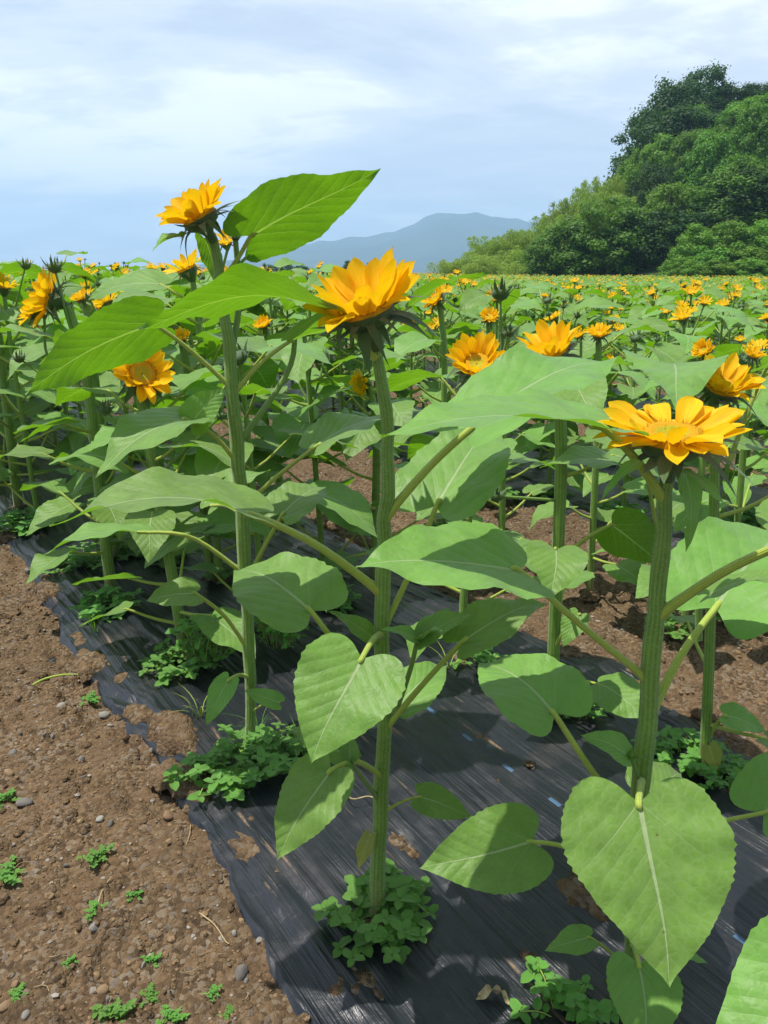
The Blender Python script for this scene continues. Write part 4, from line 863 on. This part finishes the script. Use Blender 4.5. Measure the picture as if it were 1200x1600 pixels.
for i, (q, sc, v) in enumerate([((150,1338),.42,4),((178,1590),.42,4),((268,1594),.3,4),((236,1502),.22,4),((112,1512),.16,4),((6,1368),.5,4),((8,1250),.4,4),((332,1550),.2,4),((357,1580),.22,4),((212,1405),.2,4),((139,1090),.4,4),((25,1560),.25,4),((152,1440),.28,4),((232,1555),.25,4)]):
    b = G(*q, 0.0); b[2] = soil_h(b[0], b[1]) - .0
    place = ['crooked seedling with toothed leaves in the middle of the soil path', 'seedling cut by the bottom edge of the picture, left of the film', 'small seedling at the bottom edge, nearest the film'][i] if i < 3 else 'tiny green seedling dotted on the soil path'
    weed(b, v, sc, place, 'seedlings on the soil path', name='seedling')
# ---------------------------------------------------------------- stones, clods, gravel
import bmesh
def rock_arr(seed, sub=2, rough=.35, flat=.6):
    bm = bmesh.new(); bmesh.ops.create_icosphere(bm, subdivisions=sub, radius=1); r = np.random.default_rng(seed); ax = r.normal(size=(9, 3)); ax /= np.linalg.norm(ax, axis=1)[:, None]; off = r.uniform(.55, .95, 9)
    v = np.array([q.co for q in bm.verts]); f = np.array([[q.index for q in p.verts] for p in bm.faces]); bm.free()
    for a, o in zip(ax, off):
        d = v @ a; v = v - np.maximum(d - o, 0)[:, None]*a*.9
    v = v*(1 + rough*.3*(fbm(v[:, 0]*3+seed, v[:, 1]*3+v[:, 2]*2, 3) - .5)[:, None]); return v*np.array((1, r.uniform(.65, .95), flat*r.uniform(.8, 1.2))), f
ROCKS = []
for i in range(8):
    v, f = rock_arr(i, 3); g = Geo(); g.add(v, f); ROCKS.append((g.mesh('stone', M_STONE), g.mesh('stone', M_STONEB)))
SL = [((38,1253),22,0,'rounded grey stone half sunk at the left edge of the soil path'),((162,1108),18,0,'pale angular stone close to the torn film edge'),((305,1275),16,0,'pale grey stone next to the gathered film edge'),
      ((150,1458),19,0,'dark grey stone beside the creeping seedling stem'),((160,1548),20,1,'flat tan stone near the bottom of the soil path'),((95,1098),13,0,'pale flat stone below the dry stalk'),
      ((403,1440),17,1,'ochre stone lying against the film edge near the bottom'),((262,1268),18,1,'tan stone left of the pale grey one by the film'),((265,1316),12,1,'orange brown stone on the sandy patch'),
      ((155,1275),14,0,'grey stone in the middle of the soil path'),((182,1435),11,0,'small grey stone right of the creeping seedling'),((8,1575),22,1,'broad tan stone in the bottom left corner'),
      ((240,1192),14,0,'dark stone at the film edge above the weed clump'),((125,1280),12,1,'brownish stone high on the soil path'),((40,1590),15,0,'grey stone at the very bottom edge'),((405,1475),11,0,'small whitish stone tucked beside the film'),
      ((278,1133),32,1,'large flat tan rock lying on soil on top of the film'),((1052,1118),18,0,'flat grey stone on the far edge of the near film'),((985,1087),16,0,'grey stone pressing down the far film edge'),((1150,1153),18,1,'pale stone on the bare soil strip at the right')]
for (q, w, k, lab) in SL:
    b = G(*q, .03 if q[0] > 900 or w > 30 else 0.0); z = .03 if b[2] > .02 else float(soil_h(b[0], b[1])) + .002; sc = w*zc(b)/FPX/2
    o = obj('stone', ROCKS[int(q[0]) % 8][k]); o.location = (b[0], b[1], z + sc*.15); o.scale = (sc*1.15,)*3; o.rotation_euler = (rng.uniform(-.3, .3), rng.uniform(-.3, .3), rng.uniform(0, 6)); tag(o, lab, 'stone', 'stones on the ground')
for i in range(150):
    two = i >= 105
    n_, s_ = (rng.uniform(2.05, 3.1), rng.uniform(-.3, 3.5)) if two else (rng.uniform(-.35, .52), rng.uniform(.95, 4.2)); x, y = NS(n_, s_); sc = float(np.exp(rng.normal(math.log(.0085), .35)))
    o = obj('stone', ROCKS[rng.integers(8)][int(rng.random() < .55)]); o.location = (x, y, float(soil_h(x, y)) + sc*.15); o.scale = (sc,)*3; o.rotation_euler = tuple(rng.uniform(-3, 3, 3))
    tag(o, 'small stone scattered on the strip of bare soil behind the nearest bed' if two else 'small stone scattered on the brown soil path left of the film', 'stone', 'small stones on the bare strip' if two else 'small stones on the soil path')
gr = [Geo(), Geo()]; RS = [rock_arr(20+i, 1) for i in range(10)]
def pebbles(n, nr, srng, mean, k):
    for i in range(n):
        x, y = NS(rng.uniform(*nr), rng.uniform(*srng)); sc = float(np.exp(rng.normal(math.log(mean), .45))); v, f = RS[rng.integers(10)]; a = rng.uniform(0, 6.28); c, s_ = math.cos(a), math.sin(a)
        gr[k].add(v @ np.array(((c, s_, 0), (-s_, c, 0), (0, 0, 1)))*sc + (x, y, float(soil_h(x, y)) + sc*.1), f)
M_PEB = simple('brown_gravel', (.085, .055, .032), (.25, .165, .09), 70, .9, .2, .5, .004)
M_PEB2 = simple('grey_gravel', (.16, .14, .12), (.34, .30, .25), 50, .85, .2, .5, .004)
pebbles(7000, (-.5, .56), (.85, 3.0), .0032, 0); pebbles(600, (-.5, .54), (.85, 3.2), .0038, 1); pebbles(2600, (-.6, .54), (3.0, 6), .005, 0)
pebbles(3800, (1.95, 3.25), (-.6, 4.5), .0052, 0); pebbles(700, (1.95, 3.25), (-.6, 4.5), .006, 1)
cl = Geo()
for i in range(900):
    two = i > 600; x, y = NS(*( (rng.uniform(1.98, 3.2), rng.uniform(-.4, 4)) if two else (rng.uniform(-.5, .56), rng.uniform(.9, 4.5)))); sc = float(np.exp(rng.normal(math.log(.011), .4))); v, f = RS[rng.integers(10)]
    cl.add(v[:, [1, 0, 2]]*sc*rng.uniform(.8, 1.2, 3) + (x, y, float(soil_h(x, y))), f)
tag(obj('soil_crumbs', cl.mesh('soil_crumbs', M_SOIL, True)), 'loose lumps of brown soil', 'soil crumbs', None, 'stuff')
tag(obj('gravel', gr[0].mesh('gravel', M_PEB, False)), 'brown crumbs of soil and fine gravel', 'gravel', None, 'stuff'); tag(obj('gravel', gr[1].mesh('gravel', M_PEB2, False)), 'pale grit mixed into the soil', 'gravel', None, 'stuff'); del gr
for (q, w, lab) in (((828,1198),20,'crumbly brown clod of soil lying on the open film'), ((434,1362),9,'little soil clod on the film left of the middle stem'), ((777,1222),8,'tiny soil crumb on the film by the blue marks'), ((540,1512),7,'tiny crumb on the film below the round weed clump')):
    b = G(*q, .034); sc = w*zc(b)/FPX/2; g = Geo(); r = np.random.default_rng(int(q[0]))
    for j in range(16):
        v, f = RS[j % 10]; g.add(v*r.uniform(.25, .5) + r.uniform(-.65, .65, 3)*(1, 1, .6) + (0, 0, .35), f)
    o = obj('soil_clod', g.mesh('soil_clod', M_SOIL, False)); o.location = b; o.scale = (sc, sc*1.1, sc); tag(o, lab, 'clod', 'soil clods on the film')
v, f, uv = blade(.055, .022, 16, 7, seed=3, arch=.3, wave=.2, twist=1.2); g = Geo(); g.add(v, f, 0, uv); o = obj('dry_leaf', g.mesh('dry_leaf', M_STRAW)); o.location = G(750,1556,.036); o.rotation_euler = (0, 0, R(-110)); tag(o, 'curled dry brown leaf scrap on the film near the bottom edge', 'dry leaf')
def strand(pts, rad, nm, lab, z=.004, mat=M_STRAW, grp='dry stalks and roots'):
    c = []
    for q in pts:
        b = G(*q[:2], .0); b[2] = (soil_h(b[0], b[1]) if b[0]*RN[0]+b[1]*RN[1] < .55 else .034) + z + (q[2] if len(q) > 2 else 0); c.append(b)
    o = obj(nm, tube(spline(c, 16), np.linspace(rad, rad*.6, 16), 7).mesh(nm, mat)); tag(o, lab, 'dry stalk', grp)
strand([(45,1072),(70,1062,.01),(105,1058,.012),(140,1055,.008),(160,1072)], .0045, 'dry_stalk', 'bent yellowish stalk lying on the soil by the torn film', mat=M_PET)
strand([(535,1262),(550,1282),(575,1278),(590,1283)], .0022, 'dry_root', 'pale dry root curling left of the middle stem', z=.03)
strand([(153,1440),(160,1400,.006),(175,1375,.004)], .0018, 'creeping_stem', 'thin creeping stem of a seedling on the soil path')
strand([(298,1288),(296,1305),(291,1322)], .0012, 'dry_root', 'hair-thin root under the pale grey stone by the film')
strand([(312,1430),(335,1445),(352,1470),(358,1474)], .0016, 'dry_root', 'thin brown root across the soil near the film edge')
st_ = Geo()
for i in range(260):
    n_, s_ = (rng.uniform(1.98, 3.2), rng.uniform(-.4, 4)) if i > 190 else (rng.uniform(-.5, .56), rng.uniform(.9, 4)); x, y = NS(n_, s_); a = rng.uniform(0, 6.28); L = rng.uniform(.008, .035); z = float(soil_h(x, y)) + .005
    st_.merge(tube(spline([(x, y, z), (x + math.cos(a)*L*.5, y + math.sin(a)*L*.5, z + .003), (x + math.cos(a+.5)*L, y + math.sin(a+.5)*L, z)], 4), .0007, 4))
tag(obj('plant_litter', st_.mesh('plant_litter', M_STRAW)), 'fine dry straw and root bits on the soil', 'plant litter', None, 'stuff')
# ---------------------------------------------------------------- wooded hill and mountains
def hill_z(x, y):
    a = np.clip((x - 14 - .10*(y-80))/48, 0, 1); b = np.clip((y - 66)/38, 0, 1); a = a*a*(3-2*a); b = b*b*(3-2*b)
    return 26*a*b + 1.5*b*a*fbm(x*.08, y*.08, 3)
def terrain(name, xs, ys, zf, mat, lab):
    X, Y = np.meshgrid(xs, ys, indexing='ij'); g = Geo(); g.add(np.stack([X, Y, zf(X, Y)], -1).reshape(-1, 3), grid_faces(len(xs), len(ys))[:, ::-1]); return tag(obj(name, g.mesh(name, mat)), lab, None, None, 'structure')
M_FOREST = simple('forest_floor', (.02, .045, .012), (.05, .09, .022), .5, .9, .1, .5, .3)
terrain('hillside', np.linspace(0, 150, 76), np.linspace(60, 220, 81), lambda X, Y: hill_z(X, Y) - .12, M_FOREST, 'steep wooded hillside at the right of the field')
def leafquads(c, n, d, size, r, up=.35, narrow=.6, droop=0.0):
    "n leaf faces on a clump of radius d at c"
    p = r.normal(size=(n, 3)); p /= np.linalg.norm(p, axis=1)[:, None]; rad = d*(r.random(n)**.35)[:, None]; pos = c + p*rad*np.array((1, 1, .72))
    nz = p + np.array((0, 0, up)) + r.normal(size=(n, 3))*.45; nz /= np.linalg.norm(nz, axis=1)[:, None]
    y = np.cross(nz, r.normal(size=(n, 3))); y[:, 2] -= droop; y /= np.linalg.norm(y, axis=1)[:, None]; x = np.cross(y, nz); s = size*r.uniform(.6, 1.4, n)[:, None]
    return np.stack([pos - y*s, pos + x*s*narrow, pos + y*s, pos - x*s*narrow], 1).reshape(-1, 3)
def crown(kind, seed):
    r = np.random.default_rng(seed); g = Geo(); vs = []
    if kind == 'bamboo':
        for i in range(16):
            a = r.uniform(0, 6.28); q = .36*math.sqrt(r.random()); x0, y0 = math.cos(a)*q, math.sin(a)*q; h = r.uniform(.8, 1.04); lx, ly = r.uniform(-.16, .16, 2)
            for j in range(22):
                f = .12 + .88*j/21; vs.append(leafquads(np.array((x0 + lx*f**3, y0 + ly*f**3, h*f - .06*f**6)), 44, .15*(1-f)**.32 + .05, .019, r, 0, .34, .9))
    else:
        nb = {'dark': 62, 'mid': 56, 'light': 50}[kind]; R0 = .5
        for i in range(nb):
            f = (i+.5)/nb; z = .12 + .80*f; prof = math.sin(math.pi*min(max((z+.12)/1.12, 0), 1))**.62; a = i*2.4 + r.uniform(-.5, .5); q = R0*prof*(.45 + .55*math.sqrt(r.random())) ; br = r.uniform(.085, .17)*(1.1-.35*f)
            c = np.array((math.cos(a)*q*.82, math.sin(a)*q*.82, z + r.uniform(-.03, .03))); n = int(230*(br/.13)**1.5)
            vs.append(leafquads(c, n, br, {'dark': .015, 'mid': .018, 'light': .019}[kind], r, .55, .6))
            vs.append(leafquads(c + (0, 0, br*.15), 40, br*1.35, .013, r, .4, .5))
        vs.append(leafquads(np.array((0, 0, .45)), 900, .36, .026, r))
    v = np.vstack(vs); g.add(v, np.arange(len(v)).reshape(-1, 4)); return g.mesh('crown', M_CR[kind], False)
def trunk_geo(seed):
    r = random.Random(seed); g = tube(spline([(0, 0, -.08), (.01, 0, .2), (r.uniform(-.03, .03), .01, .5), (r.uniform(-.05, .05), 0, .85)], 9), np.linspace(.028, .007, 9), 8)
    for i in range(9):
        z = r.uniform(.2, .7); a = r.uniform(0, 6.28); L = r.uniform(.2, .36); g.merge(tube(spline([(0, 0, z), (math.cos(a)*L*.5, math.sin(a)*L*.5, z + .05), (math.cos(a)*L, math.sin(a)*L, z + .16)], 5), np.linspace(.011, .003, 5), 5))
    return g.mesh('trunk', M_BARK)
CROWNS = {k: [crown(k, 10*j + len(k)) for j in range(n)] for k, n in (('dark', 3), ('mid', 3), ('light', 3), ('bamboo', 3))}; TRUNKS = [trunk_geo(i) for i in range(3)]
NAMES = {'dark': 'evergreen_tree', 'mid': 'broadleaf_tree', 'light': 'broadleaf_tree', 'bamboo': 'bamboo_clump', 'shrub': 'overgrown_shrub'}
def tree(px, py, Y, kind, wm, label, group, i):
    t = P(px, py, Y); zb = float(hill_z(t[0], t[1])) - .3; h = max(t[2] - zb, 2.5); E_ = empty(NAMES[kind], (t[0], t[1], zb), label, 'bamboo' if kind == 'bamboo' else ('shrub' if kind == 'shrub' else 'tree'), group)
    k = 'light' if kind == 'shrub' else kind; E_.rotation_euler = (0, 0, i*1.37)
    c = obj('crown', CROWNS[k][i % 3], E_); c.scale = (wm, wm, h)
    if kind == 'bamboo':
        g = Geo()
        for q in range(7): a = q*.9; g.merge(tube([(math.cos(a)*wm*.2, math.sin(a)*wm*.2, 0), (math.cos(a)*wm*.24, math.sin(a)*wm*.24, h*.8)], (.05, .02), 6))
        obj('culms', g.mesh('culms', M_PET), E_)
    else: tr = obj('trunk', TRUNKS[i % 3], E_); tr.scale = (h, h, h)
HT = 'trees on the wooded hill'; ii = 0
SKY = np.array([(690,425),(700,412),(760,375),(850,345),(900,300),(965,264),(985,224),(1015,202),(1030,152),(1060,122),(1100,99),(1150,128),(1200,132),(1500,160)], float)
SKY[:, 0] += 22
for gy in range(84, 150, 7):
    for gx_ in range(14, 108, 7):
        x = gx_ + rng.uniform(-2, 2); y = gy + rng.uniform(-2, 2); zb = float(hill_z(x, y)); hh = rng.uniform(6.5, 9.5); px, py = proj((x, y, zb + hh)); lim = np.interp(px, SKY[:, 0], SKY[:, 1])
        if px > 1330: continue
        if py < lim + 4:
            hh *= .62; px, py = proj((x, y, zb + hh))
            if py < lim + 4: continue
        k = 'bamboo' if px < 960 else ('dark' if (gy > 112 or rng.random() < .3) else ('mid' if rng.random() < .65 else 'light'))
        tree(px, py, y, k, 7 if k != 'bamboo' else 5, {'dark': 'dark tree massed in the wood on the hill', 'mid': 'green broadleaf tree massed in the wood on the hill', 'light': 'pale green tree massed in the wood on the hill', 'bamboo': 'feathery yellow green bamboo plume on the low left shoulder of the hill'}[k], 'bamboo along the left shoulder of the hill' if k == 'bamboo' else k + ' trees massed on the hill', ii); ii += 1
T1 = [(1106,97,'the tallest dark evergreen on the crown of the hill'),(1062,122,'dark evergreen just left of the hilltop tree'),(1150,128,'dark evergreen right of the hilltop tree'),(1196,132,'dark evergreen cut by the right edge at the hilltop'),(1250,125,'dark evergreen standing just past the hilltop group'),
      (1034,162,'dark evergreen leading down the skyline on the left of the hilltop'),(1085,165,'dark evergreen in the shade below the hilltop tree'),(1130,180,'dark evergreen in the shaded hollow below the top'),(1180,190,'dark evergreen right of the shaded hollow')]
for j, (px, py, lab) in enumerate(T1): tree(px, py, 118 if py < 140 else 110, 'dark', 11 + (j*7 % 4), lab, HT, ii); ii += 1
T2 = [(1022,205,'light',6.5),(992,222,'light',6),(1052,215,'mid',8),(1098,195,'mid',9),(1142,232,'dark',9),(1188,198,'light',8),(1225,205,'mid',9),(1006,262,'mid',7),(975,262,'light',5.5),(1070,268,'mid',8),(1122,272,'mid',9),(1165,292,'dark',9),(1205,270,'mid',9),(1035,290,'light',8)]
W2 = ['on the upper left skyline', 'on the steep left skyline', 'in the upper middle of the hill', 'under the dark hilltop trees', 'in the deep shade near the right edge', 'catching light at the right edge']
for j, (px, py, k, w) in enumerate(T2): tree(px + 14, py + 4, 101 + (j*5 % 5), k, w*1.2, {'dark': 'deep green tree ', 'mid': 'mid green bushy tree ', 'light': 'light green feathery tree '}[k] + ['on the upper left skyline of the hill','on the steep left skyline of the hill','in the upper middle of the hill','right under the dark hilltop trees','in the deep shade right of the middle','catching light at the right edge of the hill','past the light one at the right edge','half way down the left shoulder','where the bamboo meets the tall trees','in the centre of the hill','right of the centre of the hill','low in the shade at the right','at the right edge, half way down','just above the layered front tree'][j], HT, ii); ii += 1
T3 = [(1215,250,'mid',10,'mid green tree past the right edge, half way up'),(1180,255,'dark',10,'dark tree filling the slope near the right edge'),(1150,262,'mid',10,'green tree filling the slope right of the centre'),(1240,300,'mid',10,'green tree past the right edge, low down'),(952,305,'mid',10,'wide layered green tree at the foot of the hill'),(884,345,'mid',7,'round green tree left of the layered one'),(1015,325,'dark',9,'dark tree at the hill foot right of the layered one'),(1065,318,'dark',10,'second dark tree at the hill foot'),(1112,322,'dark',10,'dark tree behind the overgrown shrubs'),(1165,315,'mid',9,'green tree above the shrubs near the right edge'),(1000,365,'mid',6,'small green tree in front of the dark hill foot'),(850,368,'mid',5,'small green tree among the bamboo foot'),(1215,330,'dark',9,'dark tree at the right edge above the shrubs')]
for (px, py, k, w, lab) in T3: tree(px, py, 84, k, w*1.15, lab, HT, ii); ii += 1
for j, (px, py, w) in enumerate([(1095,348,6),(1135,345,6.5),(1172,352,6.5),(1210,338,7),(1110,382,5.5),(1150,385,6),(1192,380,6.5),(1062,402,4),(1085,408,4),(1125,410,5),(1172,412,5)]):
    tree(px, py, 74 - j*.5, 'shrub', w, 'rounded pale green shrub overgrown with climbers at the right foot of the hill', 'climber-covered shrubs at the hill foot', ii); ii += 1
for row, (dy, Y) in enumerate(((0, 96), (28, 90), (52, 85))):
    for j, (px, py) in enumerate([(704,412),(722,402),(742,390),(762,368),(785,376),(806,366),(828,362),(846,350),(862,334),(880,318),(898,304),(918,294),(938,286),(958,278)]):
        if py + dy > 418 or (row == 2 and px > 900): continue
        tree(px + row*7, py + dy - 6 + (j*37 % 13), Y, 'bamboo', 6.0, 'feathery yellow green bamboo plume on the low left shoulder of the hill', 'bamboo along the left shoulder of the hill', ii); ii += 1
for j, (px, py) in enumerate([(425,413),(448,411),(547,406),(556,411),(583,408),(600,412),(470,414)]): tree(px, py, 170, 'dark', 5, 'tiny dark tree beyond the far edge of the field, below the mountains', 'tiny trees beyond the field', ii); ii += 1
MP = np.array([(-1400,425),(-300,424),(250,420),(330,412),(392,402),(415,396),(432,390),(450,394),(470,386),(500,382),(540,377),(570,374),(600,364),(625,357),(645,352),(662,343),(682,338),(705,339),(725,343),(745,344),(765,347),(795,347),(825,344),(860,340),(900,346),(1000,352),(1200,350),(1800,380),(2600,420)], float)
M_MOUNT = simple('mountain_forest', (.018, .04, .016), (.04, .07, .025), .004, .95, .05, .4, 20)
def ridge(Y0, off, amp, name, lab):
    xs = np.linspace(-4200, 4200, 420)*Y0/4200; ys = np.linspace(Y0-1300, Y0+900, 34)
    px = CX + FPX*xs/(Y0*CT); z = H + np.array([(425 - v)/FPX*Y0*1.05 for v in np.interp(px, MP[:, 0] + off, MP[:, 1])])*amp
    def zf(X, Y):
        zz_ = np.interp(X, xs, z); d = (Y - Y0)/1300; fall = np.clip(1 - np.abs(np.where(d < 0, d, d*1.5)), 0, 1); rg = 1 - np.abs(2*fbm(X*.0028, Y*.0016, 4) - 1)
        return zz_*fall**.9*(1 - .45*(1-rg)*(1-fall)**.3*2*fall.clip(0, 1)*(np.abs(d) > .02)) - 1
    terrain(name, xs, ys, zf, M_MOUNT, lab)
ridge(4200, 0, 1.0, 'mountain', 'hazy blue mountain ridge beyond the field')
# ---------------------------------------------------------------- haze
g = Geo(); g.add([(x, y, z) for z in (-4, 420) for y in (-600, 6000) for x in (-4600, 4600)], [(0,2,3,1),(4,5,7,6),(0,1,5,4),(2,6,7,3),(0,4,6,2),(1,3,7,5)])
m, nt = new_mat('haze_air'); pv = N(nt, 'ShaderNodeVolumePrincipled'); pv.inputs['Color'].default_value = (.46, .72, 1, 1); pv.inputs['Density'].default_value = .00034; pv.inputs['Anisotropy'].default_value = .25
o_ = N(nt, 'ShaderNodeOutputMaterial'); nt.links.new(pv.outputs[0], o_.inputs['Volume'])
tag(obj('haze', g.mesh('haze', m, False)), 'pale blue haze over the field and the mountains', 'haze', None, 'stuff')
for o in bpy.data.objects:
    if o.parent is None and 'label' in o and len(o['label'].split()) > 16: print('LONG', o['label'])
